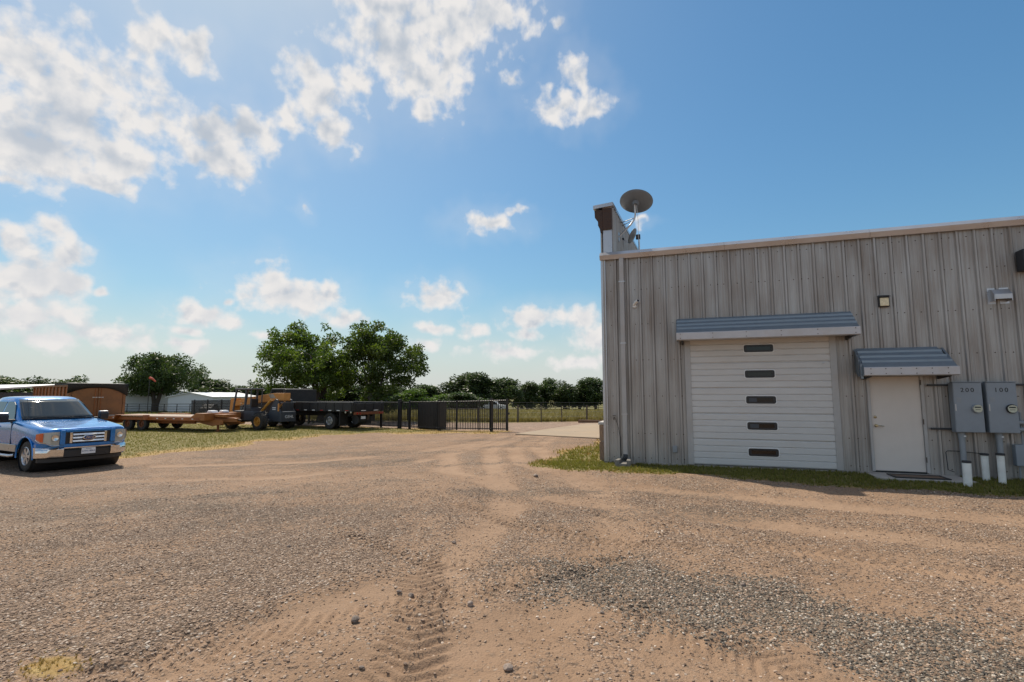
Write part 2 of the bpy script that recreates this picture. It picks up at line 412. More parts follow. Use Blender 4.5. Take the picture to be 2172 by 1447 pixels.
pm('fence_black', (.016, .016, .018), .45, .2, .12, 8)
pm('pipe_fence', (.045, .042, .042), .6, .3, .2, 6)
pm('post_wood', (.10, .085, .07), .85, 0, .25, 9)
pm('wire', (.12, .115, .11), .5, .6, .1, 9)
pm('shed_white', (.62, .64, .66), .5, .1, .05, 1.0, stretch=(8, 8, .5))
pm('shed_roof', (.66, .67, .68), .4, .4, .06, 1.0)
pm('far_dark', (.05, .055, .065), .5, 0, .2, 3)
pm('windsock', (.55, .09, .05), .7, 0, .15, 5)
pm('bark', (.075, .058, .045), .9, 0, .3, 3.0, stretch=(5, 5, 1), bump=.7, bscale=10)
pm('bark_grey', (.12, .11, .10), .9, 0, .3, 3.0, stretch=(5, 5, 1), bump=.7, bscale=10)

def glass_mat(name, base, rough=.04):
    m, n, l, b = newmat(name)
    t = n.new('ShaderNodeTexNoise'); t.inputs['Scale'].default_value = 3; t.inputs['Detail'].default_value = 5
    mr = n.new('ShaderNodeMapRange'); mr.inputs[3].default_value = rough; mr.inputs[4].default_value = rough + .07
    l.new(t.outputs[0], mr.inputs[0]); l.new(mr.outputs[0], b.inputs['Roughness'])
    b.inputs['Base Color'].default_value = (*base, 1)
    b.inputs['Specular IOR Level'].default_value = .5
    b.inputs['Coat Weight'].default_value = .5 if name != 'door_glass' else .0; b.inputs['Coat Roughness'].default_value = .02
    MATS[name] = m
glass_mat('dark_glass', (.018, .024, .026))
glass_mat('door_glass', (.006, .006, .006), .06)
glass_mat('lamp_glass', (.42, .41, .36), .06)
def clear_mat():
    m, n, l, b = newmat('clear_glass')
    b.inputs['Base Color'].default_value = (.95, .96, .95, 1); b.inputs['Roughness'].default_value = .03
    b.inputs['Transmission Weight'].default_value = 1.0; b.inputs['IOR'].default_value = 1.15
    MATS['clear_glass'] = m
clear_mat()

def leaf_mat(name, c1, c2, trans=.35):
    m, n, l, b = newmat(name)
    at = n.new('ShaderNodeAttribute'); at.attribute_name = 'leafc'
    rp = n.new('ShaderNodeMix'); rp.data_type = 'RGBA'; rp.inputs[6].default_value = (*c1, 1); rp.inputs[7].default_value = (*c2, 1)
    l.new(at.outputs['Fac'], rp.inputs[0])
    oi = n.new('ShaderNodeObjectInfo'); m2 = n.new('ShaderNodeMapRange'); m2.inputs[3].default_value = .8; m2.inputs[4].default_value = 1.2; l.new(oi.outputs['Random'], m2.inputs[0])
    hv = n.new('ShaderNodeHueSaturation'); l.new(rp.outputs[2], hv.inputs['Color']); l.new(m2.outputs[0], hv.inputs['Value'])
    l.new(hv.outputs[0], b.inputs['Base Color']); b.inputs['Roughness'].default_value = .5; b.inputs['Specular IOR Level'].default_value = .35
    tr = n.new('ShaderNodeBsdfTranslucent')
    h3 = n.new('ShaderNodeHueSaturation'); h3.inputs['Saturation'].default_value = 1.15; h3.inputs['Value'].default_value = 1.7; l.new(hv.outputs[0], h3.inputs['Color']); l.new(h3.outputs[0], tr.inputs['Color'])
    ms = n.new('ShaderNodeMixShader'); ms.inputs[0].default_value = trans
    l.new(b.outputs[0], ms.inputs[1]); l.new(tr.outputs[0], ms.inputs[2]); l.new(ms.outputs[0], n['Material Output'].inputs['Surface'])
    MATS[name] = m
leaf_mat('leaf_pecan', (.036, .068, .014), (.115, .155, .030), .42)
leaf_mat('leaf_oak', (.030, .056, .016), (.070, .100, .028), .3)
leaf_mat('leaf_light', (.045, .085, .016), (.10, .15, .03), .35)
leaf_mat('leaf_far', (.034, .058, .020), (.078, .105, .032), .3)
leaf_mat('grass_green', (.11, .125, .025), (.24, .21, .06), .35)
leaf_mat('grass_dry', (.22, .15, .05), (.36, .27, .10), .3)
leaf_mat('grass_field', (.14, .125, .042), (.24, .20, .08), .3)

def stone_inst_mat(name, stops):
    m, n, l, b = newmat(name)
    oi = n.new('ShaderNodeObjectInfo')
    cr = n.new('ShaderNodeValToRGB'); cr.color_ramp.interpolation = 'LINEAR'
    e = cr.color_ramp.elements
    e[0].position = stops[0][0]; e[0].color = (*stops[0][1], 1)
    e[1].position = stops[-1][0]; e[1].color = (*stops[-1][1], 1)
    for p, c in stops[1:-1]:
        q = e.new(p); q.color = (*c, 1)
    l.new(oi.outputs['Random'], cr.inputs[0])
    t = n.new('ShaderNodeTexNoise'); t.inputs['Scale'].default_value = 2.0; t.inputs['Detail'].default_value = 4
    tc_ = n.new('ShaderNodeTexCoord'); l.new(tc_.outputs['Object'], t.inputs['Vector'])
    mr = n.new('ShaderNodeMapRange'); mr.inputs[3].default_value = .75; mr.inputs[4].default_value = 1.25; l.new(t.outputs[0], mr.inputs[0])
    hv = n.new('ShaderNodeHueSaturation'); l.new(cr.outputs[0], hv.inputs['Color']); l.new(mr.outputs[0], hv.inputs['Value'])
    l.new(hv.outputs[0], b.inputs['Base Color']); b.inputs['Roughness'].default_value = .8
    MATS[name] = m
stone_inst_mat('gravel_tan', [(0, (.10, .063, .042)), (.3, (.23, .150, .100)), (.65, (.325, .222, .152)), (.90, (.42, .31, .23)), (1, (.62, .51, .41))])
stone_inst_mat('gravel_grey', [(0, (.035, .03, .026)), (.3, (.095, .08, .062)), (.6, (.20, .165, .125)), (.85, (.33, .27, .205)), (1, (.58, .51, .43))])
pm('rock', (.24, .185, .15), .85, 0, .25, 12, bump=.6, bscale=30, objrand=.3)

def ground_mat():
    m, n, l, b = newmat('ground')
    geo = n.new('ShaderNodeNewGeometry'); pos = geo.outputs['Position']
    def att(nm):
        a = n.new('ShaderNodeAttribute'); a.attribute_name = nm; return a.outputs['Fac']
    def noise(scale, detail=5, rough=.6, vec=pos):
        t = n.new('ShaderNodeTexNoise'); t.inputs['Scale'].default_value = scale; t.inputs['Detail'].default_value = detail; t.inputs['Roughness'].default_value = rough
        l.new(vec, t.inputs['Vector']); return t.outputs[0]
    def mix(f, a, c):
        x = n.new('ShaderNodeMix'); x.data_type = 'RGBA'
        for i, v in ((0, f), (6, a), (7, c)):
            if isinstance(v, tuple): x.inputs[i].default_value = (*v, 1)
            elif isinstance(v, (int, float)): x.inputs[i].default_value = v
            else: l.new(v, x.inputs[i])
        return x.outputs[2]
    def rng(v, a, b_, c=0., d=1.):
        r_ = n.new('ShaderNodeMapRange'); r_.inputs[1].default_value = a; r_.inputs[2].default_value = b_; r_.inputs[3].default_value = c; r_.inputs[4].default_value = d
        l.new(v, r_.inputs[0]); return r_.outputs[0]
    def mth(op, a, c):
        x = n.new('ShaderNodeMath'); x.operation = op
        for i, v in ((0, a), (1, c)):
            if isinstance(v, (int, float)): x.inputs[i].default_value = v
            else: l.new(v, x.inputs[i])
        return x.outputs[0]
    big = noise(.55, 5); mid = noise(4.0, 6); fine = noise(55.0, 3, .7)
    dirt = mix(rng(big, .35, .65), (.268, .170, .106), (.328, .216, .141))
    dirt = mix(rng(mid, .42, .72, 0, .5), dirt, (.27, .168, .102))
    dirt = mix(rng(fine, .55, .75, 0, .5), dirt, (.20, .13, .082))
    # gravel: cellular stones, each present or not by the local cover and each with its own tone
    vo = n.new('ShaderNodeTexVoronoi'); vo.inputs['Scale'].default_value = 38; l.new(pos, vo.inputs['Vector'])
    hsv = n.new('ShaderNodeSeparateColor'); l.new(vo.outputs['Color'], hsv.inputs[0])
    tone = mix(rng(hsv.outputs[0], .1, .95), (.205, .135, .092), (.41, .295, .21))
    tone = mix(rng(hsv.outputs[1], .90, .97), tone, (.56, .48, .40))
    tone = mix(rng(hsv.outputs[2], .85, .95, 0, .7), tone, (.11, .08, .058))
    tone = mix(rng(vo.outputs['Distance'], .38, .72, 0, .8), tone, (.10, .068, .046))  # shade in the gaps between stones, put into the colour
    gtone = mix(.55, tone, (.115, .098, .078))
    gv = att('gravel'); dk = att('dark'); gr = att('grass'); dry = att('dry'); rd = att('road'); fl = att('field'); rt = att('rut')
    dirt = mix(mth('MULTIPLY', rt, .5), dirt, (.37, .25, .168))
    gmask = rng(mth('SUBTRACT', mth('ADD', gv, mth('MULTIPLY', mth('SUBTRACT', mid, .5), .5)), mth('MULTIPLY', hsv.outputs[2], .9)), -.10, .12)
    c = mix(gmask, dirt, tone)
    dmask = rng(mth('SUBTRACT', mth('ADD', dk, mth('MULTIPLY', mth('SUBTRACT', mid, .5), .7)), mth('MULTIPLY', hsv.outputs[1], .8)), -.05, .25)
    c = mix(dmask, c, gtone)
    gcol = mix(rng(noise(9, 5, .65), .35, .65), (.13, .125, .035), (.23, .175, .07))
    dcol = mix(rng(noise(7, 5, .65), .35, .65), (.30, .185, .065), (.40, .285, .12))
    gmix = mix(rng(mth('ADD', dry, mth('MULTIPLY', mth('SUBTRACT', noise(3.0, 5), .5), .9)), .35, .65), gcol, dcol)
    c = mix(rng(mth('ADD', gr, mth('MULTIPLY', mth('SUBTRACT', mid, .5), .9)), .38, .62), c, gmix)
    fcol = mix(rng(noise(.8, 6, .7), .35, .65), (.19, .155, .055), (.115, .12, .035))
    c = mix(fl, c, fcol)
    rcol = mix(rng(noise(2.5, 6), .35, .65), (.35, .245, .18), (.25, .18, .135))
    c = mix(rd, c, rcol)
    l.new(c, b.inputs['Base Color']); b.inputs['Roughness'].default_value = .92; b.inputs['Specular IOR Level'].default_value = .25
    h1 = mth('MULTIPLY', mth('SUBTRACT', 1.0, vo.outputs['Distance']), mth('ADD', mth('MULTIPLY', gmask, 1.0), mth('MULTIPLY', dmask, .8)))
    h = mth('ADD', mth('MULTIPLY', h1, .75), mth('ADD', mth('MULTIPLY', fine, .5), mth('MULTIPLY', mid, .6)))
    bp = n.new('ShaderNodeBump'); bp.inputs['Strength'].default_value = 1.0; bp.inputs['Distance'].default_value = .028
    l.new(h, bp.inputs['Height']); l.new(bp.outputs[0], b.inputs['Normal'])
    MATS['ground'] = m
ground_mat()
MT = MATS
# ------------------------------------------------------------------ ground: one sheet to the horizon, fine where the yard is close
def axis_pts(segs):
    out = [segs[0][0]]
    for a, b, st in segs:
        n = max(1, int(round((b - a) / st))); out += list(np.linspace(a, b, n + 1)[1:])
    return np.array(out)
GX = np.concatenate([[-900, -500, -300, -200], axis_pts([(-150, -60, 8), (-60, -24, 1.2), (-24, -10, .2), (-10, -6, .07), (-6, -4, .03), (-4, 3, .02), (3, 6, .03), (6, 9, .07), (9, 30, 1.0), (30, 60, 5)]), [100, 200, 400, 900]])
GY = np.concatenate([[-600, -200, -60], axis_pts([(-20, 0, 2), (0, 2.2, .2), (2.2, 6.2, .018), (6.2, 7.6, .03), (7.6, 14, .06), (14, 30, .2), (30, 50, 1.0), (50, 130, 4)]), [160, 250, 500, 1200]])

def poly_dist(x, y, pts):
    """unsigned distance to a polyline"""
    d = np.full(x.shape, 1e9)
    for (ax, ay), (bx, by) in zip(pts[:-1], pts[1:]):
        vx, vy = bx - ax, by - ay; L = vx * vx + vy * vy
        t = np.clip(((x - ax) * vx + (y - ay) * vy) / L, 0, 1)
        d = np.minimum(d, np.hypot(x - ax - t * vx, y - ay - t * vy))
    return d
def inside(x, y, poly):
    r_ = np.zeros(x.shape, bool); n = len(poly)
    for i in range(n):
        x1, y1 = poly[i]; x2, y2 = poly[(i + 1) % n]
        c = ((y1 > y) != (y2 > y)); r_ ^= c & (x < (x2 - x1) * (y - y1) / (y2 - y1 + 1e-12) + x1)
    return r_
def sdf(x, y, poly):
    d = poly_dist(x, y, list(poly) + [poly[0]]); return np.where(inside(x, y, poly), d, -d)

LAWN = [(-200, 9.0), (-16.6, 10.6), (-16.2, 12.2), (-16.2, 14.8), (-16.7, 17.0), (-16.2, 20.6), (-15.0, 22.6), (-11.5, 23.3), (-8.6, 22.9), (-8.1, 24.6), (-15, 27.0), (-200, 27.0)]
SIDE = [(-3.5, 12.3), (-2.5, 11.6), (-1.4, 11.75), (.8, 11.6), (2.2, 11.3), (4.6, 11.1), (7, 10.9), (30, 10.9), (30, 13.6), (-1.9, 13.6), (-1.9, 40), (-2.9, 40), (-3.0, 20.3), (-3.3, 17.5), (-3.7, 15.2)]
ROADP = [(-300, 27.4), (-15, 26.9), (-9.0, 25.9), (-7.2, 22.4), (-3.2, 20.3), (-2.6, 31.0), (30, 31.0), (30, 34.5), (-5.5, 33.6), (-17, 32.4), (-60, 33.5), (-300, 35)]

TRACKS = [([(-.35, 7.4), (-.6, 6.4), (-1.2, 5.2), (-1.9, 4.2), (-2.7, 3.3), (-3.5, 2.5)], .44, .105, 1.0),
          ([(-1.5, 5.0), (-1.15, 4.2), (-.9, 3.4), (-.75, 2.5)], .34, .095, .8),
          ([(-2.9, 5.2), (-2.2, 4.1), (-1.75, 3.1), (-1.6, 2.4)], .46, .115, 1.1),
          ([(4.0, 3.1), (2.2, 3.25), (.6, 3.7), (-.4, 4.3), (-1.2, 5.4)], .36, .095, .8),
          ([(5.2, 6.0), (3.2, 6.1), (1.2, 6.5), (-.6, 7.2), (-2.2, 8.4)], .40, .11, .8),
          ([(-.1, 6.2), (-1.0, 6.2), (-2.0, 6.6), (-3.4, 7.6)], .40, .11, 1.0),
          ([(-4.2, 5.6), (-2.8, 5.0), (-1.2, 4.9), (.4, 5.4)], .34, .10, .8),
          ([(2.8, 2.6), (1.3, 2.9), (0.1, 3.0), (-1.4, 2.7)], .36, .10, .9)]
RUTS = [([(6.0, 9.0), (2.0, 9.3), (-1.5, 10.2), (-4.0, 12.5), (-5.4, 16), (-6.0, 22)], .55),
        ([(6.5, 7.2), (1.5, 7.6), (-2.5, 8.6), (-5.4, 11.0), (-7.2, 15), (-7.6, 21)], .55),
        ([(-12, 8.4), (-8.5, 9.6), (-7.0, 12.5), (-6.8, 17), (-6.6, 22)], .5),
        ([(-14, 10.6), (-10, 12.0), (-8.2, 15), (-7.4, 20)], .5),
        ([(-3.6, 2.0), (-2.3, 4.6), (-2.6, 7.5), (-4.4, 11.5), (-6.2, 16), (-6.9, 22)], .5),
        ([(-2.0, 2.0), (-.8, 4.8), (-1.0, 8.0), (-2.9, 12.2), (-4.8, 16.5), (-5.5, 22)], .5)]

def track_height(x, y):
    h = np.zeros(x.shape)
    for ti, (pts, w, pitch, amp) in enumerate(TRACKS):
        best = np.full(x.shape, 1e9); S = np.zeros(x.shape); side = np.zeros(x.shape); acc = 0
        for (ax, ay), (bx, by) in zip(pts[:-1], pts[1:]):
            vx, vy = bx - ax, by - ay; L = math.hypot(vx, vy)
            t = np.clip(((x - ax) * vx + (y - ay) * vy) / L ** 2, 0, 1)
            dx, dy = x - ax - t * vx, y - ay - t * vy; d = np.hypot(dx, dy)
            m = d < best; best = np.where(m, d, best); S = np.where(m, acc + t * L, S); side = np.where(m, (vx * dy - vy * dx) / L, side); acc += L
        wob = (fbm(x * 3, y * 3, 50 + ti, 2) - .5) * .06
        mask = sstep(w * .62, w * .40, best + wob)
        patch = sstep(.34, .48, fbm(x * .9 + ti * 7, y * .9, 60 + ti, 3))
        lug = np.abs(((S + np.abs(side) * .55) / pitch + wob * 4) % 1.0 - .5) * 2
        h += amp * mask * patch * (.029 * sstep(.3, .75, lug) - .010)
        h += -.010 * amp * sstep(w, w * .3, best)
    return h

def masks(x, y):
    d = np.hypot(x, y)
    n1 = fbm(x * .45, y * .45, 1, 4); n2 = fbm(x * 1.4, y * 1.4, 5, 4); n3 = fbm(x * .16, y * .16, 9, 3)
    # stretched along the driving direction far off
    n4 = fbm(x * .30 + y * .1, y * .9 - x * .35, 13, 4)
    gravel = np.clip(.36 + .9 * (n1 - .5) + 1.2 * (n2 - .5) + .6 * (fbm(x * 5, y * 5, 91, 2) - .5), .20, 1)
    tr = np.zeros(x.shape)
    for pts, w in RUTS: tr = np.maximum(tr, sstep(w, w * .25, poly_dist(x, y, pts)))
    for pts, w, p_, a_ in TRACKS: tr = np.maximum(tr, .7 * sstep(w * .9, w * .3, poly_dist(x, y, pts)))
    rut = np.zeros(x.shape); berm = np.zeros(x.shape)
    for pts, w in RUTS:
        dd = poly_dist(x, y, pts) + (n2 - .5) * .25
        rut = np.maximum(rut, sstep(w * .62, w * .25, dd)); berm = np.maximum(berm, sstep(w * .5, w * .85, dd) * sstep(w * 1.7, w * 1.0, dd))
    rut = rut * sstep(.34, .62, fbm(x * .8, y * .8, 71, 4) + .06) * (.35 + .6 * sstep(6.0, 10.0, d))
    gravel = np.clip(gravel * (1 - .75 * tr) * (1 - .85 * rut) + .16 * berm * (1 - rut), 0, 1)
    right = sstep(2.2, 5.0, x) * sstep(3.5, 5.5, y)
    left = sstep(-2.8, -3.8, x) * sstep(6.5, 4.5, y + x * .3)
    gravel = gravel * (1 - .55 * sstep(-3.6, -2.8, x) * sstep(.6, -.2, x) * sstep(4.9, 4.0, y))
    gravel = np.clip(gravel + .35 * right * n2 * 1.6 + .4 * left * n2 * 1.6, 0, 1)
    # spilled dark millings
    e1 = 1 - np.hypot((x - .95 + (y - 4.6) * .7) / 2.3, (y - 4.55 + (x - .6) * .16) / .95)
    e2 = 1 - np.hypot((x + .45) / .9, (y - 4.95) / .28)
    dark = np.clip(sstep(-.15, .55, np.maximum(e1, e2) + (n2 - .5) * 1.3), 0, 1)
    dk2 = sstep(.52, .72, n4) * sstep(6.5, 8.5, d) * sstep(26, 20, d) * (x < 2)
    dark = np.clip(np.maximum(dark * .66, .5 * dk2), 0, 1)
    wob = (fbm(x * 1.1, y * 1.1, 21, 4) - .5) * 1.9
    lawn = sstep(-.35, .35, sdf(x, y, LAWN) + wob * 1.1)
    side = sstep(-.25, .3, sdf(x, y, SIDE) + wob * .55)
    grass = np.maximum(lawn, side)
    tuft = sstep(.35, .0, np.hypot(x + 3.9, (y - 2.35) * 1.3) + wob * .12)
    grass = np.maximum(grass, tuft)
    field = sstep(-.5, .5, sdf(x, y, [(-2000, 33.8), (-60, 34.4), (-17, 33.2), (-5.5, 34.2), (2000, 35.2), (2000, 3000), (-2000, 3000)]) + wob * .3)
    beyond = np.maximum(field, sstep(0, 20, -x - 45))
    road = sstep(-.25, .25, sdf(x, y, ROADP) + wob * .2) * (1 - field)
    sl = sdf(x, y, LAWN); ss_ = sdf(x, y, SIDE)
    dry = np.clip(np.where(side > lawn, sstep(.4, .0, ss_) * .45 + sstep(13, 16, y) * .35 * (x < -1.9), sstep(2.2, .0, sl) * .75 + .25 * (n1 > .52) + sstep(-14.5, -11.5, x) * .7), 0, 1)
    dry = np.where(tuft > .3, 1.0, dry)
    grass = grass * (1 - field)
    return dict(rut=rut, gravel=gravel * (1 - grass), dark=dark * (1 - grass), grass=grass, dry=dry, road=road, field=beyond)

def full_height(x, y):
    d = np.hypot(x, y)
    near = sstep(30, 12, d)
    h = gz(x, y) + near * ((fbm(x * .5, y * .5, 31, 3) - .5) * .07 + (fbm(x * 2.2, y * 2.2, 35, 4) - .5) * .035)
    nr = (d < 14)
    hh = np.zeros(x.shape)
    hh[nr] = (fbm(x[nr] * 9, y[nr] * 9, 41, 3) - .5) * .018 + track_height(x[nr], y[nr])
    ruts = np.zeros(x.shape)
    for pts, w in RUTS: ruts = np.maximum(ruts, sstep(w, w * .2, poly_dist(x, y, pts)))
    h = h + hh - .035 * ruts * near
    # level pad along the building
    pad = sstep(.9, .15, np.abs(sdf(x, y, [(-2.4, 12.6), (30, 12.6), (30, 40), (-2.4, 40)])) * (~inside(x, y, [(-2.4, 12.6), (30, 12.6), (30, 40), (-2.4, 40)])))
    h = h * (1 - pad) + pad * (gz(x, y) - .012 + (fbm(x * 2.2, y * 2.2, 35, 4) - .5) * .012)
    drv = sstep(.5, .0, -sdf(x, y, DRIVE))
    h = h * (1 - drv) + drv * (gz(x, y) - .03)
    return h
DRIVE = [(-7.5, 22.5), (-3.25, 20.4), (-3.1, 31.2), (-5.8, 31.2), (-6.5, 28.3)]

XX, YY = np.meshgrid(GX, GY)
HH = full_height(XX.ravel(), YY.ravel()).reshape(XX.shape)
near_j = (GY > 2) & (GY < 9); near_i = (GX > -7) & (GX < 7)
j0, j1 = np.where(near_j)[0][[0, -1]]; i0, i1 = np.where(near_i)[0][[0, -1]]
B_ = HH[j0 - 1:j1 + 2, i0 - 1:i1 + 2]
HH[j0:j1 + 1, i0:i1 + 1] = .4 * B_[1:-1, 1:-1] + .15 * (B_[:-2, 1:-1] + B_[2:, 1:-1] + B_[1:-1, :-2] + B_[1:-1, 2:])
MK = {k: v.reshape(XX.shape) for k, v in masks(XX.ravel(), YY.ravel()).items()}
ny, nx = XX.shape
verts = np.stack([XX.ravel(), YY.ravel(), HH.ravel()], 1)
ii = np.arange(nx * ny).reshape(ny, nx)
quads = np.stack([ii[:-1, :-1].ravel(), ii[:-1, 1:].ravel(), ii[1:, 1:].ravel(), ii[1:, :-1].ravel()], 1)

def np_mesh(name, verts, quads):
    me = bpy.data.meshes.new(name)
    me.vertices.add(len(verts)); me.vertices.foreach_set('co', np.asarray(verts, np.float32).ravel())
    k = quads.shape[1]
    me.loops.add(quads.size); me.loops.foreach_set('vertex_index', quads.astype(np.int32).ravel())
    me.polygons.add(len(quads))
    me.polygons.foreach_set('loop_start', np.arange(0, quads.size, k, dtype=np.int32))
    me.update(calc_edges=True); me.validate()
    return me
def add_attr(me, name, vals):
    a = me.attributes.new(name, 'FLOAT', 'POINT'); a.data.foreach_set('value', np.asarray(vals, np.float32).ravel())
gme = np_mesh('ground', verts, quads)
for k in ('rut', 'gravel', 'dark', 'grass', 'dry', 'road', 'field'): add_attr(gme, k, MK[k])
gme.shade_smooth()
tag(link('ground', gme, MT['ground']), kind='structure')

def hq(x, y):
    """height on the built ground mesh, bilinear"""
    x = np.atleast_1d(np.asarray(x, float)); y = np.atleast_1d(np.asarray(y, float))
    i = np.clip(np.searchsorted(GX, x) - 1, 0, nx - 2); j = np.clip(np.searchsorted(GY, y) - 1, 0, ny - 2)
    u = (x - GX[i]) / (GX[i + 1] - GX[i]); v = (y - GY[j]) / (GY[j + 1] - GY[j])
    return (HH[j, i] * (1 - u) + HH[j, i + 1] * u) * (1 - v) + (HH[j + 1, i] * (1 - u) + HH[j + 1, i + 1] * u) * v

# concrete driveway apron: slabs with saw joints between them
def drive_slab(poly):
    mb = MB(); n = len(poly)
    top = [(x, y, gzf(x, y) + .02) for x, y in poly]; bot = [(x, y, gzf(x, y) - .15) for x, y in poly]
    mb.add(top + bot, [tuple(range(n)), tuple(range(2 * n - 1, n - 1, -1))] + [(i, n + i, n + (i + 1) % n, (i + 1) % n) for i in range(n)])
    return mb
drive = thing('concrete_driveway', None, None)
tag(drive, kind='structure')
for k, pl in enumerate([[(-7.5, 22.5), (-3.25, 20.4), (-3.22, 23.3), (-7.08, 24.9)], [(-7.075, 24.92), (-3.22, 23.32), (-3.17, 26.8), (-6.65, 27.4)], [(-6.645, 27.42), (-3.17, 26.82), (-3.1, 31.2), (-5.8, 31.2), (-6.42, 28.4)]]):
    drive_slab(pl).build('slab', MT['drive_concrete'], drive)
# ------------------------------------------------------------------ metal building
WY = 13.35; X0 = -2.02; X1 = 16.0; EAVE = 5.36; BACK = 37.4; RIDGE = (WY + BACK) / 2
bld = thing('metal_building', 'long weathered grey metal building with vertical ribbed siding and raised parapet end', 'building', (0, 0, 0))
DOOR = (.06, 3.14, 3.06); WALK = (3.80, 4.80, 2.13)

def rib_profile(xa, xb, ribs):
    """points (x, out) of an R-panel between xa and xb"""
    pts = []
    for rx in sorted(ribs):
        for dx, o in ((-.040, 0), (-.020, .038), (.020, .038), (.030, 0), (.032, -.016), (.042, -.016), (.0435, 0), (.088, 0), (.096, .004), (.112, .004), (.120, 0), (.192, 0), (.200, .004), (.216, .004), (.224, 0)):  # slot right of each rib is added to shade into a dark line
            pts.append((rx + dx, o))
    pts = [(-1e3, 0.)] + sorted(pts) + [(1e3, 0.)]
    out = [(xa, prof_at(pts, xa))] + [p for p in pts if xa < p[0] < xb] + [(xb, prof_at(pts, xb))]
    return out
def prof_at(pts, x):
    for (a, oa), (b, ob) in zip(pts[:-1], pts[1:]):
        if a <= x <= b: return oa + (ob - oa) * (x - a) / max(b - a, 1e-9)
    return 0.
LAP = -1.061 - .004
laps = [X0 + .02] + [LAP + .9144 * k for k in range(0, 19) if LAP + .9144 * k < X1 - .1] + [X1]
all_ribs = [LAP + .3048 * k for k in range(-3, 60)]
for a, b in zip(laps[:-1], laps[1:]):
    # a sheet laps 5 cm over its neighbour at the rib
    xa, xb = a - .0, b
    ribs = [r_ for r_ in all_ribs if xa - .4 < r_ < xb + .4]
    pr = rib_profile(xa, xb, ribs)
    xs = sorted(set([p[0] for p in pr] + [x for x in (DOOR[0], DOOR[1], WALK[0], WALK[1]) if xa < x < xb]))
    mb = MB()
    xs = [xa] + [x for x in xs if xa < x < xb] + [xb]
    for u, v in zip(xs[:-1], xs[1:]):
        if v - u < 1e-5: continue
        c = (u + v) / 2
        z0 = DOOR[2] if DOOR[0] < c < DOOR[1] else WALK[2] if WALK[0] < c < WALK[1] else .03
        ou, ov = prof_at(pr, u), prof_at(pr, v)
        zs = [z0, EAVE]
        mb.add([(u, WY - ou, zs[0]), (v, WY - ov, zs[0]), (v, WY - ov, zs[1]), (u, WY - ou, zs[1])], [(0, 1, 2, 3)])
        mb.add([(u, WY + .03, zs[0]), (v, WY + .03, zs[0]), (v, WY + .03, zs[1]), (u, WY + .03, zs[1])], [(0, 3, 2, 1)])
    me = bpy.data.meshes.new('wall_panel'); me.from_pydata(mb.v, [], mb.f); me.update()
    link('wall_panel', me, MT['galv'], bld)

# left (street) wall, also ribbed, simpler sheets
for k in range(26):
    ya = WY + .04 + k * .9144; yb = min(ya + .9144, BACK)
    if ya > BACK - .1: break
    pr = rib_profile(ya, yb, [ya + .05 + .3048 * q for q in range(3)])
    mb = MB()
    for (u, ou), (v, ov) in zip(pr[:-1], pr[1:]):
        zt = lambda y: EAVE + 1.15 + .115 * (11.9 - abs(y - RIDGE))
        mb.add([(X0 - ou, u, .03), (X0 - ov, v, .03), (X0 - ov, v, zt(v)), (X0 - ou, u, zt(u))], [(3, 2, 1, 0)])
    me = bpy.data.meshes.new('wall_panel'); me.from_pydata(mb.v, [], mb.f); me.update()
    link('wall_panel', me, MT['galv'], bld)

# back and right walls, roof
mb = MB(); mb.box(X0 + .03, X1 - .01, BACK, BACK + .05, .02, EAVE); mb.box(X1, X1 + .05, WY + .01, BACK - .01, .02, EAVE)
mb.build('rear_wall', MT['galv'], bld)
mb = MB()
rz = EAVE + .08 * (RIDGE - WY)
for ya, za, yb, zb in ((WY - .03, EAVE + .05, RIDGE, rz), (RIDGE, rz, BACK + .1, EAVE + .05)):
    mb.add([(X0 + .2, ya, za), (X1 + .1, ya, za), (X1 + .1, yb, zb), (X0 + .2, yb, zb), (X0 + .2, ya, za + .03), (X1 + .1, ya, za + .03), (X1 + .1, yb, zb + .03), (X0 + .2, yb, zb + .03)],
           [(0, 3, 2, 1), (4, 5, 6, 7), (0, 1, 5, 4), (1, 2, 6, 5), (2, 3, 7, 6), (3, 0, 4, 7)])
mb.build('roof', MT['galv'], bld)
# dark interior lining so the openings are closed
MB().box(X0 + .06, X1 - .06, WY + .06, WY + .075, .03, EAVE - .02).build('liner_sheet', MT['far_dark'], bld)
# eave trim: sloped top half and under-turned lower half, in lengths
xa = X0 - .05
for k, L in enumerate([3.05, 3.05, 3.05, 3.05, 3.05, 3.05]):
    xb = min(xa + L, X1 + .1)
    mb = MB(); pr = [(WY + .02, EAVE + .085), (WY - .025, EAVE + .085), (WY - .125, EAVE - .015), (WY - .085, EAVE - .125), (WY - .038, EAVE - .128), (WY - .038, EAVE - .06), (WY + .02, EAVE - .06)]
    mb.prism(pr, 'x', xa, xb - .006)
    mb.build('eave_trim', MT['trim'], bld)
    xa = xb
# corner trim
MB().prism([(X0 - .035, WY - .036), (X0 + .085, WY - .036), (X0 + .085, WY - .030), (X0 - .028, WY - .030), (X0 - .028, WY + .12), (X0 - .035, WY + .12)], 'z', .02, EAVE - .128).build('corner_trim', MT['trim'], bld, bevel=.004)
# base: concrete foundation
MB().box(X0 - .02, X1, WY - .02, WY + .5, -.3, .032).build('foundation', MT['concrete'], bld)
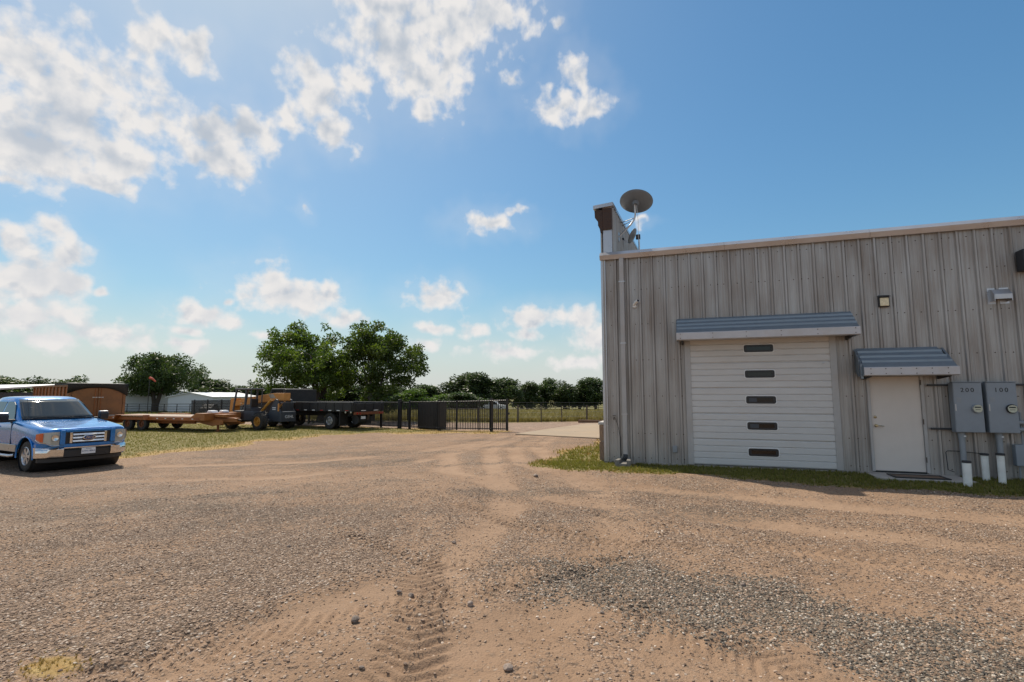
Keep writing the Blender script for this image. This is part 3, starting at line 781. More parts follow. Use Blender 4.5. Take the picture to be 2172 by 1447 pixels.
# screws
mb = MB()
for z in (.14, .74, 1.67, 2.58, 3.50, 4.40, 5.10):
    for k, rx in enumerate(all_ribs):
        for x, o in ((rx + .175, .001), (rx + .034, .018) if k % 3 == 0 else (None, 0)):
            if x is None or x < X0 + .1 or x > 9: continue
            if DOOR[0] - .1 < x < DOOR[1] + .1 and z < 3.75: continue
            if WALK[0] - .1 < x < WALK[1] + .1 and z < 2.9: continue
            mb.lathe([(0, -.008), (.011, -.006), (.013, .002)], 'y', (x, WY - o, z), 6)
tag(mb.build('screws', MT['rust_steel'], bld), kind='stuff')

# raked parapet of the street front
par = []
PX0, PX1 = X0 + .035, X0 + .27
def ptop(y): return 6.70 + .115 * (min(y, 2 * RIDGE - y) - WY)
mb = MB(); yy = [WY + .02, RIDGE, BACK - .02]
vs = []
for y in yy:
    vs += [(PX0, y, EAVE - .1), (PX1, y, EAVE - .1), (PX1, y, ptop(y)), (PX0, y, ptop(y))]
fs = [(0, 1, 2, 3), (11, 10, 9, 8)]
for k in (0, 4): fs += [(k + i, k + 4 + i, k + 4 + (i + 1) % 4, k + (i + 1) % 4) for i in range(4)]
mb.add(vs, fs); mb.build('parapet', MT['trim'], bld)
# ribbed back sheets on the parapet, facing the roof
for k in range(10):
    ya = WY + .05 + k * .9144; yb = ya + .9144
    pr = rib_profile(ya, yb, [ya + .1 + .3048 * q for q in range(3)])
    mb = MB()
    for (u, ou), (v, ov) in zip(pr[:-1], pr[1:]):
        mb.add([(PX1 + .004 + ou, u, EAVE), (PX1 + .004 + ov, v, EAVE), (PX1 + .004 + ov, v, ptop(v) - .02), (PX1 + .004 + ou, u, ptop(u) - .02)], [(0, 1, 2, 3)])
    me = bpy.data.meshes.new('parapet_panel'); me.from_pydata(mb.v, [], mb.f); me.update()
    link('parapet_panel', me, MT['galv'], bld)
# wooden cornice under a metal cap, seen end on
prof = [(PX0 - .005, 6.00), (PX0 - .06, 6.00), (PX0 - .075, 6.10), (PX0 - .12, 6.20), (PX0 - .12, 6.30), (PX0 - .20, 6.42), (PX0 - .21, 6.62), (PX0 - .005, 6.62)]
def raked(name, prof, y0, mat, x_extra=None):
    mb = MB(); n = len(prof); vs = []
    for y in (y0, RIDGE, BACK - y0 + WY):
        vs += [(p[0], y, p[1] + ptop(y) - 6.70) for p in prof]
    fs = [tuple(range(n)), tuple(range(3 * n - 1, 2 * n - 1, -1))]
    for k in (0, n): fs += [(k + i, k + (i + 1) % n, k + n + (i + 1) % n, k + n + i) for i in range(n)]
    mb.add(vs, fs); return mb.build(name, mat, bld)
raked('cornice', prof, WY - .04, MT['cedar'])
raked('cornice_end_board', [(PX0 - .002, 6.08), (PX1 + .01, 6.08), (PX1 + .01, 6.655), (PX0 - .002, 6.655)], WY - .035, MT['cedar'])
raked('parapet_cap', [(PX0 - .24, 6.66), (PX1 + .05, 6.705), (PX1 + .05, 6.80), (PX0 - .24, 6.755)], WY - .07, MT['trim'])

# stone wainscot on the street front: every stone its own block
MB().box(X0 - .10, X0 - .036, WY + .005, BACK, -.1, .93).build('mortar_bed', MT['mortar'], bld)
rs = random.Random(3)
smesh = []
for k in range(6):
    bm = bmesh.new(); bmesh.ops.create_cube(bm, size=1.0)
    bmesh.ops.subdivide_edges(bm, edges=bm.edges, cuts=2, use_grid_fill=True)
    for v in bm.verts:
        v.co += Vector((rs.uniform(-.05, .05), rs.uniform(-.03, .03), rs.uniform(-.03, .03)))
    me = bpy.data.meshes.new('stone'); bm.to_mesh(me); bm.free(); me.materials.append(MT['stone']); smesh.append(me)
y = WY - .01
col_i = 0
while y < BACK - .5 and col_i < 42:
    w = rs.uniform(.34, .75) if col_i else .42
    cuts = [.03, .47 + rs.uniform(-.14, .14), .93] if rs.random() < .65 and col_i else ([.03, .52, .93] if not col_i else [.03, .28, .62, .93])
    for a, b in zip(cuts[:-1], cuts[1:]):
        o = bpy.data.objects.new('stone', smesh[rs.randrange(6)]); col.objects.link(o); o.parent = bld
        o.location = (X0 - .095, y + w / 2, (a + b) / 2); o.scale = (.115, w - .018, b - a - .018)
    y += w; col_i += 1
MB().box(X0 - .175, X0 - .03, WY - .025, BACK, .935, 1.005).build('stone_cap', MT['stone_cap'], bld, bevel=.012)

# downspout
mb = MB()
mb.prism([(-1.565, WY - .135), (-1.455, WY - .135), (-1.455, WY - .040), (-1.565, WY - .040)], 'z', .20, EAVE - .13)
ds = mb.build('downspout', MT['jamb'], bld, bevel=.008)
MB().prism([(WY - .138, .23), (WY - .052, .23), (WY - .10, .10), (WY - .24, .075), (WY - .25, .165), (WY - .155, .19)], 'x', -1.56, -1.46).build('outlet_elbow', MT['dark_plastic'], ds, bevel=.006)
for z in (1.2, 3.0, 4.6):
    MB().box(-1.585, -1.435, WY - .139, WY - .03, z, z + .03).build('strap', MT['trim'], ds)

# splash block under the spout
sb = MB()
sb.prism([(-1.70, 12.62), (-1.64, 13.16), (-1.57, 13.16), (-1.60, 12.62)], 'z', -.02, .15)
sb.prism([(-1.42, 12.62), (-1.45, 13.16), (-1.38, 13.16), (-1.32, 12.62)], 'z', -.02, .15)
sb.prism([(-1.605, 12.60), (-1.575, 13.15), (-1.445, 13.15), (-1.415, 12.60)], 'z', -.02, .07)
tag(sb.build('splash_block', MT['splash_concrete'], bevel=.012), 'grey concrete splash block under the downspout outlet', 'splash block')

# ---- sectional overhead door
od = thing('overhead_door', 'white five section overhead garage door with small black framed windows', 'garage door', (1.60, WY - .02, 0))
SH = .606
for k in range(5):
    z0 = .045 + k * SH
    mb = MB(); prof = [(0.0, z0)]
    for g in range(4):
        a = z0 + .012 + g * (SH - .02) / 4; b = z0 + .012 + (g + 1) * (SH - .02) / 4
        prof += [(-.004, a), (-.022, a + .010), (-.022, b - .022), (-.006, b - .006)]
    prof += [(0.0, z0 + SH - .003), (.03, z0 + SH - .003), (.03, z0)]
    mb.prism(prof, 'x', -1.50, 1.50)
    sec = mb.build('door_section', MT['door_white'], od)
    zc = z0 + .325
    def rr(w, h, r_, n=5):
        pts = []
        for cx, cz, a0 in ((w - r_, h - r_, 0), (-w + r_, h - r_, 90), (-w + r_, -h + r_, 180), (w - r_, -h + r_, 270)):
            for i in range(n): pts.append((cx + r_ * math.cos(R(a0 + 90 * i / (n - 1))), cz + r_ * math.sin(R(a0 + 90 * i / (n - 1)))))
        return pts
    def ring(outer, inner, y0, y1, zc):
        m_ = MB(); n = len(outer); vs = []
        for pts, yv in ((outer, y0), (outer, y1), (inner, y1), (inner, y0)): vs += [(p[0] + .03, yv, p[1] + zc) for p in pts]
        fs = []
        for q in range(4):
            qq = (q + 1) % 4
            fs += [(q * n + i, q * n + (i + 1) % n, qq * n + (i + 1) % n, qq * n + i) for i in range(n)]
        m_.add(vs, fs); return m_
    ring(rr(.335, .105, .05), rr(.318, .088, .042), -.010, -.030, zc).build('window_rim', MT['rim_white'], sec)
    ring(rr(.317, .087, .042), rr(.256, .044, .014), -.010, -.038, zc).build('window_frame', MT['black_frame'], sec, bevel=.004)
    MB().box(.03 - .30, .03 + .30, -.027, -.023, zc - .075, zc + .075).build('window_pane', MT['door_glass'], sec)
    if k in (1, 2):
        MB().box(.03 - .268, .03 - .05 - .02 * k, -.0285, -.0275, zc - .052, zc + .052).build('pane_sticker', MT['machine_grey'], sec)
MB().box(-1.49, 1.49, -.012, .02, .034, .044).build('bottom_seal', MT['rubber'], od)
MB().lathe([(0, -.03), (.02, -.028), (.022, -.005)], 'y', (1.36, -.012, 2.42), 12).build('lock_cylinder', MT['galv_steel'], od)
mb = MB(); mb.box(DOOR[0] - .09, DOOR[0] + .045, WY - .055, WY + .05, .033, DOOR[2] + .02); mb.box(DOOR[1] - .045, DOOR[1] + .09, WY - .055, WY + .05, .033, DOOR[2] + .02); mb.box(DOOR[0] + .046, DOOR[1] - .046, WY - .054, WY + .05, DOOR[2] - .03, DOOR[2] + .02)
mb.build('door_jamb', MT['jamb'], bld, bevel=.004)

# ---- canopies
def canopy(name, label, x0, x1, zt, zf, zb, dep, endflare=0.0):
    c = thing(name, label, 'canopy', ((x0 + x1) / 2, WY - .036, zb))
    w = (x1 - x0) / 2; dz = zt - zb; df = zf - zb
    # top sheet: folded into broad steps parallel with the wall, seen as bands
    n = 4; prof = []
    for i in range(n):
        t0 = i / n; t1 = (i + 1) / n
        y0, y1 = -dep * t0, -dep * t1; z0, z1 = dz + (df - dz) * t0, dz + (df - dz) * t1
        prof += [(y0, z0)]
        if i < n - 1: prof += [(y1 + .035, z1 + .018 - .005), (y1 + .022, z1 + .045), (y1 + .004, z1 + .045)]
    prof.append((-dep, df))
    lower = [(y, z - .015) for y, z in reversed(prof)]
    mb = MB()
    if endflare:
        nn = len(prof); vs = []
        for sx in (-1, 1):
            for y, z in prof + lower: vs.append((sx * (w + endflare * (-y / dep) * (1 if sx > 0 else .3)), y, z))
        N = 2 * nn
        mb.add(vs, [tuple(range(N)), tuple(range(2 * N - 1, N - 1, -1))] + [(i, (i + 1) % N, N + (i + 1) % N, N + i) for i in range(N)])
    else: mb.prism(prof + lower, 'x', -w, w)
    mb.build('top_sheet', MT['canopy_sheet'], c)
    wl_, wr = -w - .3 * endflare, w + endflare
    MB().prism([(-dep - .012, df + .008), (-dep - .030, df - .005), (-dep - .030, .02), (-dep + .03, 0), (-dep + .03, .012), (-dep - .012, .03)], 'x', wl_ - .01, wr + .012).build('fascia', MT['canopy_face'], c)
    mb = MB()
    for i in range(6):
        for zz in (df - .03, .05):
            mb.lathe([(0, -dep - .040), (.010, -dep - .037), (.011, -dep - .029)], 'y', (-w + .08 + i * (2 * w - .16) / 5, 0, zz), 6)
    tag(mb.build('screws', MT['rust_steel'], c), kind='stuff')
    for sx, xx in ((-1, wl_), (1, wr)):
        n4 = [(-.002, dz - .02), (-dep, df - .016), (-dep, .012), (-dep * .35, .0), (-.002, .10)]
        MB().prism(n4, 'x', xx - .012 if sx < 0 else xx - .03, xx + .03 if sx < 0 else xx + .008).build('end_plate', MT['canopy_sheet'], c)
        MB().prism([(-.002, .09), (-dep + .04, .015), (-dep + .04, -.02), (-.002, -.06)], 'x', xx - sx * .12 - .02, xx - sx * .12 + .02).build('bracket', MT['machine_dark'], c)
    MB().box(-w + .02, w - .02, -dep + .04, -.01, .035, .045).build('soffit', MT['canopy_face'], c)
    return c
c1 = canopy('door_canopy', 'wide metal canopy above the white overhead door', -.19, 3.56, 3.58, 3.165, 2.985, .55)
c2 = canopy('door_canopy', 'small metal canopy above the single entry door', 3.61, 5.11, 2.73, 2.275, 2.095, .60, .10)
mb = MB()
for i in range(3):   # folded corner ribs on the near end of the small canopy
    y = -.15 - .15 * i
    mb.prism([(y, .05 - .05 * i), (y - .05, .05 - .05 * i), (y - .05, .60 - .11 * i - .13), (y, .60 - .11 * i - .10)], 'x', -.80 - .01 * i, -.775)
mb.build('end_ribs', MT['canopy_sheet'], c2)

# ---- entry door
ed = thing('entry_door', 'plain white steel entry door with lever handle', 'door', (4.29, WY, .05))
MB().box(-.462, .462, -.01, .035, .015, 2.05).build('door_leaf', MT['slab_white'], ed, bevel=.003)
mb = MB(); mb.box(-.52, -.466, -.05, .05, 0, 2.055); mb.box(.466, .525, -.05, .05, 0, 2.055); mb.box(-.52, .525, -.049, .05, 2.056, 2.11)
mb.build('door_frame', MT['jamb'], ed, bevel=.004)
MB().box(-.464, .464, -.03, .03, -.02, .013).build('threshold', MT['rubber'], ed)
for z in (.22, 1.02, 1.86):
    MB().tube([(.468, -.055, z), (.468, -.055, z + .11)], .010, 8).build('hinge', MT['rust_steel'], ed)
lv = MB(); lv.lathe([(0, -.075), (.024, -.072), (.026, -.05), (.018, -.03), (.034, -.02), (.036, -.011)], 'y', (-.39, 0, .98), 14); lv.tube([(-.39, -.06, .98), (-.30, -.062, .975), (-.25, -.055, .968)], [.011, .010, .007], 8)
lv.build('lever_handle', MT['brass'], ed, smooth=40)
MB().lathe([(0, -.028), (.022, -.026), (.030, -.020), (.032, -.011)], 'y', (-.395, 0, 1.165), 16).build('deadbolt', MT['brass'], ed, smooth=40)
# stoop and mat
tag(MB().prism([(3.62, WY - .02), (5.25, WY - .02), (5.25, 12.42), (3.80, 12.42), (3.62, 12.62)], 'z', -.06, .028).build('door_stoop', MT['concrete'], bevel=.012), kind='structure')
mt = thing('door_mat', 'dark worn mat with black rubber rim before the entry door', 'door mat', (4.40, 12.78, .03))
MB().box(-.42, .42, -.20, .20, 0, .012).build('mat_field', MT['timber'], mt)
mb = MB(); mb.box(-.47, .47, -.25, -.20, 0, .022); mb.box(-.47, .47, .20, .25, 0, .022); mb.box(-.47, -.42, -.199, .199, 0, .022); mb.box(.42, .47, -.199, .199, 0, .022)
mb.build('rubber_rim', MT['rubber'], mt, bevel=.005)

# ---- small fixtures on the wall
sc_ = thing('security_camera', 'small white security camera high on the wall by the downspout', 'camera', (-1.19, WY - .002, 4.02))
MB().lathe([(0, -.05), (.045, -.05), (.05, -.02), (.055, 0)], 'y', (-.02, 0, -.05), 14).build('mount_base', MT['rim_white'], sc_, smooth=40)
b_ = MB().tube([(-.03, -.05, -.02), (.02, -.10, .03), (.09, -.20, .055)], [.036, .040, .040], 12).build('camera_body', MT['rim_white'], sc_, smooth=40)
MB().tube([(.0905, -.201, .0555), (.092, -.203, .056)], .033, 12).build('lens', MT['black_frame'], sc_)
wl_ = thing('wall_light', 'square wall light with cream lens above the entry door', 'wall light', (4.20, WY - .002, 3.77))
MB().box(-.105, .105, -.10, -.0, -.13, .13).build('housing', MT['car_black'], wl_, bevel=.012)
MB().box(-.085, .085, -.125, -.101, -.115, .07).build('lens', MT['lens_cream'], wl_, bevel=.02, seg=3)
MB().prism([(-.002, .135), (-.16, .10), (-.16, .085), (-.002, .12)], 'x', -.11, .11).build('visor', MT['car_black'], wl_)
vh = thing('vent_hood', 'small galvanised vent hood on the upper wall above the meters', 'vent', (6.27, WY - .002, 3.72))
MB().prism([(-.002, .19), (-.10, .17), (-.20, .06), (-.20, -.04), (-.18, -.04), (-.18, .05), (-.09, .15), (-.002, .17)], 'x', -.15, .13).build('hood_sheet', MT['trim'], vh)
mb = MB()
for xx in (-.16, .13): mb.prism([(-.002, .185), (-.10, .165), (-.195, .055), (-.195, -.08), (-.002, -.08)], 'x', xx, xx + .012)
mb.build('hood_cheek', MT['trim'], vh)
MB().box(-.19, .17, -.004, 0, -.12, .22).build('wall_flange', MT['trim'], vh)
tag(MB().box(6.60, 7.20, WY - .30, WY - .03, 4.24, 4.68).build('louvre_housing', MT['machine_dark'], bevel=.02), 'dark metal housing high on the wall at the right edge', 'housing')
hb = thing('hose_bib', 'small brass hose tap on the wall near the corner', 'tap', (-1.78, WY - .002, 1.12))
MB().tube([(0, -.0, .0), (0, -.08, .0), (0, -.10, -.05)], [.014, .016, .012], 8).build('spout', MT['rust_steel'], hb)
MB().lathe([(.006, .03), (.04, .03), (.042, .04), (.006, .042)], 'z', (0, -.06, .02), 12).build('handle', MT['rust_steel'], hb)
MB().tube([(.03, -.02, -.02), (.09, -.035, -.2), (.15, -.04, -.55), (.155, -.04, -.95)], .006, 6).build('tube_line', MT['machine_dark'], hb)
tag(MB().box(-.385, -.275, WY - .06, WY - .002, .30, .46).build('outlet_box', MT['conduit'], bevel=.01), 'grey weatherproof outlet box low on the wall beside the garage door', 'outlet box')

# ---- electric service: rack, two meter cabinets, conduits
rack = thing('strut_rack', 'black steel strut rack carrying the meter cabinets', 'rack', (5.74, WY - .036, 0))
for z in (.985, 1.905):
    MB().box(-.86, 1.6, -.04, 0, z - .02, z + .02).build('strut', MT['machine_dark'], rack, bevel=.003)
def meter(x, lab, txt, ring_mat):
    m_ = thing('meter_cabinet', lab, 'meter cabinet', (x, WY - .08, .93))
    MB().box(-.245, .245, -.20, 0, 0, 1.025).build('cabinet', MT['meter_grey'], m_, bevel=.012)
    MB().box(-.235, .235, -.206, -.2005, .012, 1.012).build('cover', MT['meter_grey'], m_, bevel=.003)
    for q, ch in enumerate(txt): link('digit', text_mesh(ch, .125, .0015), MT['ink'], m_, (-.005 + (q - 1) * .085, -.2085, .865), (R(90), 0, 0))
    MB().box(-.232, -.212, -.216, -.206, .44, .58).build('hasp', MT['galv_steel'], m_, bevel=.003)
    MB().box(-.20, -.12, -.2095, -.2065, .62, .72).build('rating_label', MT['conduit'], m_)
    MB().box(-.25, .25, -.215, -.1, 1.026, 1.04).build('drip_lip', MT['meter_grey'], m_, bevel=.003)
    MB().lathe([(.062, -.20), (.088, -.205), (.092, -.235), (.083, -.24), (.062, -.235)], 'y', (.13, 0, .49), 24).build('socket_ring', ring_mat, m_, smooth=40)
    f_ = MB().lathe([(0, -.245), (.068, -.245), (.070, -.236)], 'y', (.13, 0, .49), 20).build('dial_face', MT['meter_face'], m_)
    mb = MB(); mb.box(.085, .175, -.249, -.2455, .505, .525); mb.box(.095, .165, -.249, -.2455, .468, .476)
    mb.build('dial_print', MT['ink'], f_)
    MB().lathe([(.078, -.238), (.076, -.275), (.060, -.305), (.03, -.315), (0, -.318)], 'y', (.13, 0, .49), 20).build('glass_dome', MT['clear_glass'], m_, smooth=60)
    return m_
meter(5.47, 'grey meter cabinet stencilled 200 on the wall beside the entry door', '200', MT['conduit'])
meter(6.03, 'grey meter cabinet stencilled 100 at the right end of the rack', '100', MT['ink'])
cds = []
for x, lab in ((5.36, 'left of two thick grey conduits rising from the ground to the cabinets'), (5.98, 'right of two thick grey conduits rising from the ground to the cabinets')):
    c_ = thing('conduit', lab, 'conduit', (x, WY - .15, 0))
    MB().tube([(0, 0, -.05), (0, 0, .90)], .052, 14).build('pipe', MT['conduit'], c_, smooth=40)
    MB().lathe([(.054, .80), (.064, .80), (.064, .925), (.05, .925)], 'z', (0, 0, 0), 14).build('hub', MT['conduit'], c_, smooth=40)
    MB().box(-.005, .05, -.062, -.056, .84, .865).build('label_tag', MT['plate_white'], c_)
for z, lab in ((1.14, 'upper grey conduit running right from the 100 cabinet'), (1.00, 'lower grey conduit running right from the 100 cabinet')):
    tag(MB().tube([(6.282, WY - .16, z), (7.8, WY - .16, z)], .045, 12).build('conduit_run', MT['conduit'], smooth=40), lab, 'conduit')
jb = thing('junction_box', 'small grey junction box on pipes below the 100 cabinet', 'junction box', (6.33, WY - .05, 0))
MB().box(-.12, .12, -.14, 0, .28, .70).build('box_body', MT['meter_grey'], jb, bevel=.012)
for x in (-.05, .07): MB().tube([(x, -.07, -.05), (x, -.07, .279)], .016, 8).build('pipe', MT['conduit'], jb, smooth=40)
MB().tube([(.04, -.06, .701), (.04, -.06, 1.35)], .018, 8).build('pipe', MT['conduit'], jb, smooth=40)
tag(MB().tube([(5.22, WY - .06, .10), (5.11, WY - .07, .14), (5.10, WY - .06, .5), (5.13, WY - .05, .53), (5.30, WY - .05, .53), (5.75, WY - .05, .49)], .008, 6).build('ground_wire', MT['machine_dark']), 'thin dark ground wire looped along the wall under the cabinets', 'wire')
for k, (x, y, h, lx, lab) in enumerate([(4.95, 12.12, .43, .03, 'thick white pipe post nearest the gravel before the meters'), (5.61, 12.98, .50, .01, 'white pipe post standing close to the wall, in the middle'), (5.72, 12.66, .54, .02, 'white pipe post at the right before the junction box')]):
    p_ = thing('pipe_post', lab, 'pipe post', (x, y, 0), group='white pipe posts')
    MB().tube([(0, 0, -.1), (lx * .3, 0, h)], .068 if k == 0 else .058, 18).build('pipe', MT['pvc'], p_, smooth=40)
    MB().lathe([(.0, h + .035), (.066, h + .03), (.073, h + .02), (.073, h - .01), (.056, h - .012)], 'z', (lx * .3, 0, 0), 18).build('cap', MT['rubber'], p_, smooth=40)

# ---- satellite dishes
dish = thing('satellite_dish', 'large grey satellite dish on a bent mast above the parapet', 'satellite dish', (PX1 + .04, 14.6, 6.23))
rimr = .47
vs = []; fs = []; NR, NA = 6, 32
for i in range(NR + 1):
    r_ = i / NR
    for k in range(NA):
        a = 2 * math.pi * k / NA
        vs.append((rimr * r_ * math.cos(a), rimr * .86 * r_ * math.sin(a), .10 * r_ * r_))
for i in range(NR):
    for k in range(NA): fs.append((i * NA + k, i * NA + (k + 1) % NA, (i + 1) * NA + (k + 1) % NA, (i + 1) * NA + k))
MBd = MB().add(vs, fs)
ORI = (R(-35), R(5), 0)
DC = Vector((.50, -.02, .93))
o = MBd.build('reflector', MT['dish_grey'], dish, DC, ORI, smooth=180)
m_ = o.modifiers.new('solid', 'SOLIDIFY'); m_.thickness = .012
rot = Matrix.Rotation(ORI[2], 3, 'Z') @ Matrix.Rotation(ORI[1], 3, 'Y') @ Matrix.Rotation(ORI[0], 3, 'X')
MB().lathe([(.0, -.11), (.07, -.11), (.08, -.09), (.10, -.02), (.105, .0)], 'z', (0, -.02, 0), 8).build('back_bracket', MT['dish_grey'], dish, DC + rot @ Vector((0, 0, .0)), ORI)
e = DC + rot @ Vector((0, -.02, -.10))
MB().tube([(.0, 0, .0), (.34, 0, .33), (.44, 0, .47), (e.x - .02, 0, .60), (e.x - .02, e.y, e.z + .02)], .026, 10).build('mast', MT['galv_steel'], dish, smooth=60)
MB().box(-.03, .0, -.10, .10, -.12, .12).build('foot_plate', MT['galv_steel'], dish)
MB().tube([(.0, .9, .62), (.36, .05, .45)], .012, 8).build('stay', MT['galv_steel'], dish)
MB().tube([(.0, .5, .58), (.42, .03, .52)], .012, 8).build('stay', MT['galv_steel'], dish)
a0 = DC + rot @ Vector((0, .36, .08)); a1 = DC + rot @ Vector((0, .20, .46))
MB().tube([a0, a1], .016, 8).build('feed_arm', MT['dark_plastic'], dish)
MB().cbox(a1, (.10, .08, .12)).build('feed_head', MT['dark_plastic'], dish, bevel=.015)
MB().tube([e + Vector((.03, 0, -.02)), e + Vector((.06, .02, -.45)), e + Vector((.05, .1, -1.05))], .006, 6).build('cable', MT['rim_white'], dish)
d2 = thing('satellite_dish', 'small satellite dish seen edge on below the large one', 'satellite dish', (-1.28, 15.6, 5.55))
v2 = [(p[0] * .52, p[1] * .52, p[2] * .5) for p in vs]
o = MB().add(v2, fs).build('reflector', MT['dish_grey'], d2, (-.10, 0, .96), (R(-12), R(-62), 0), smooth=180)
m_ = o.modifiers.new('solid', 'SOLIDIFY'); m_.thickness = .008
MB().tube([(.05, 0, -.1), (.05, 0, .92)], .022, 8).build('mast', MT['galv_steel'], d2, smooth=60)
MB().box(-.04, .09, -.05, .05, .86, 1.0).build('back_bracket', MT['dark_plastic'], d2, bevel=.01)
MB().tube([(-.20, 0, .74), (-.42, .03, .90)], .010, 6).build('feed_arm', MT['galv_steel'], d2)
MB().cbox((-.43, .03, .92), (.07, .06, .06)).build('feed_head', MT['dark_plastic'], d2, bevel=.01)
# ------------------------------------------------------------------ wheels
def wheel_parts(parent, x, y, z, r_, w, rim_mat, side=-1, rim_r=.55, spokes=6, lugs=0, deep=.05):
    """a wheel with its axle along local y; side = which way the outer face looks"""
    root = MB()
    rr_ = r_ * rim_r
    h = w / 2
    prof = [(rr_, -h * .9), (r_ * .80, -h), (r_ * .95, -h * .86), (r_, -h * .6), (r_, h * .6), (r_ * .95, h * .86), (r_ * .80, h), (rr_, h * .9)]
    root.lathe(prof + [prof[0]], 'y', (0, 0, 0), 28)
    ty = root.build('wheel', MT['tyre'], parent, (x, y, z), smooth=35)
    if lugs:
        mb = MB()
        for k in range(lugs):
            a = 2 * math.pi * k / lugs
            for s in (-1, 1):
                aa = a + (math.pi / lugs if s > 0 else 0)
                c, sn = math.cos(aa), math.sin(aa); c2, s2 = math.cos(aa + .22), math.sin(aa + .22)
                q = [(r_ * c, s * h * .98, r_ * sn), (r_ * 1.06 * c, s * h * .95, r_ * 1.06 * sn), (r_ * 1.06 * c2, s * .02, r_ * 1.06 * s2), (r_ * .99 * c2, s * .02, r_ * .99 * s2)]
                t = .10
                def rt(p, a_): return (p[0] * math.cos(a_) - p[2] * math.sin(a_), p[1], p[0] * math.sin(a_) + p[2] * math.cos(a_))
                mb.add(q + [rt(p, t) for p in q], [(0, 1, 2, 3), (7, 6, 5, 4), (0, 4, 5, 1), (1, 5, 6, 2), (2, 6, 7, 3), (3, 7, 4, 0)])
        tag(mb.build('tread_lugs', MT['tyre'], ty), kind='stuff')
    mb = MB()
    s = side
    mb.lathe([(rr_ * 1.02, s * h * .92), (rr_ * .97, s * h * .96), (rr_ * .90, s * h * .80), (rr_ * .86, s * (h * .8 - deep)), (rr_ * .3, s * (h * .8 - deep * .6)), (rr_ * .26, s * h * .82), (0, s * h * .84)], 'y', (0, 0, 0), 28)
    if spokes:
        for k in range(spokes):
            a = 2 * math.pi * k / spokes
            c, sn = math.cos(a), math.sin(a)
            wv = .13 * rr_
            def pt(rad, t, yy): return (rad * c - t * sn, s * yy, rad * sn + t * c)
            mb.add([pt(rr_ * .2, -wv, h * .86), pt(rr_ * .2, wv, h * .86), pt(rr_ * .9, wv * 1.5, h * .84), pt(rr_ * .9, -wv * 1.5, h * .84),
                    pt(rr_ * .2, -wv, h * .5), pt(rr_ * .2, wv, h * .5), pt(rr_ * .9, wv * 1.5, h * .5), pt(rr_ * .9, -wv * 1.5, h * .5)],
                   [(0, 1, 2, 3), (0, 4, 5, 1), (1, 5, 6, 2), (2, 6, 7, 3), (3, 7, 4, 0)])
    rm = mb.build('rim', rim_mat, ty, smooth=35)
    return ty

# ------------------------------------------------------------------ blue pickup (x forward, y left, origin under the front axle)
PZ = gzf(-15.94, 9.57) + .0
tk = thing('pickup_truck', 'bright blue pickup truck with chrome bumper parked at the left edge', 'pickup truck', (-15.94, 9.57, PZ), R(-9))
def strip_loft(sections, closed_ends=True):
    """sections: list of half profiles [(y,z)..] at x; mirrored about y=0"""
    mb = MB(); n = None; vs = []; fs = []
    for x, half in sections:
        full = [(x, -y, z) for y, z in half] + [(x, y, z) for y, z in reversed(half[:-1])]
        n = len(full); vs += full
    m = len(sections)
    for i in range(m - 1):
        for k in range(n - 1): fs.append((i * n + k, i * n + k + 1, (i + 1) * n + k + 1, (i + 1) * n + k))
        fs.append((i * n + n - 1, i * n, (i + 1) * n, (i + 1) * n + n - 1))
    if closed_ends: fs += [tuple(range(n - 1, -1, -1)), tuple((m - 1) * n + k for k in range(n))]
    return mb.add(vs, fs)
def half(hw, zt, zb, sh=.06, crown=.015):
    return [(hw - .12, zb), (hw - .03, zb + .06), (hw, zb + .28), (hw + .004, zt - .24), (hw - .010, zt - .085), (hw - .028, zt - .035), (hw - .10, zt - .006 + crown * .3), (hw * .72, zt + crown * .6), (hw * .66, zt - .012 + crown * .8), (0, zt + crown)]
secs = [(.815, half(.84, 1.06, .60)), (.80, half(.86, 1.075, .59)), (.76, half(.885, 1.085, .58)), (.62, half(.945, 1.10, .52)), (.40, half(.985, 1.13, .48)), (0, half(1.0, 1.175, .46)), (-.42, half(1.0, 1.225, .46)), (-.76, half(.99, 1.265, .46)), (-.86, half(.985, 1.26, .46)), (-1.9, half(.985, 1.25, .46)), (-2.95, half(.985, 1.25, .46))]
body = strip_loft(secs).build('body', MT['blue_paint'], tk, smooth=180, subsurf=2)
body = bake(body)
bedsec = [(-3.0, half(.985, 1.30, .50)), (-3.05, half(.985, 1.31, .50)), (-4.8, half(.98, 1.31, .52)), (-4.88, half(.96, 1.30, .54))]
bed = strip_loft(bedsec).build('cargo_bed', MT['blue_paint'], tk, smooth=180, subsurf=1)
bake(bed)
def cut(o, cx, r_, z=.39):
    c = MB().lathe([(0, -1.3), (r_, -1.3), (r_, 1.3), (0, 1.3)], 'y', (cx, 0, z), 40).build('cutter', None, tk)
    m = o.modifiers.new('b', 'BOOLEAN'); m.object = c; m.operation = 'DIFFERENCE'; m.solver = 'EXACT'
    bake(o); bpy.data.objects.remove(c)
cut(body, 0, .475); cut(bed, -3.68, .475)
for o in (body, bed):
    o.data.shade_smooth(); o.data.set_sharp_from_angle(angle=R(32))
# bed opening
MB().box(-4.72, -3.12, -.78, .78, 1.312, 1.318).build('bed_liner', MT['car_black'], tk)
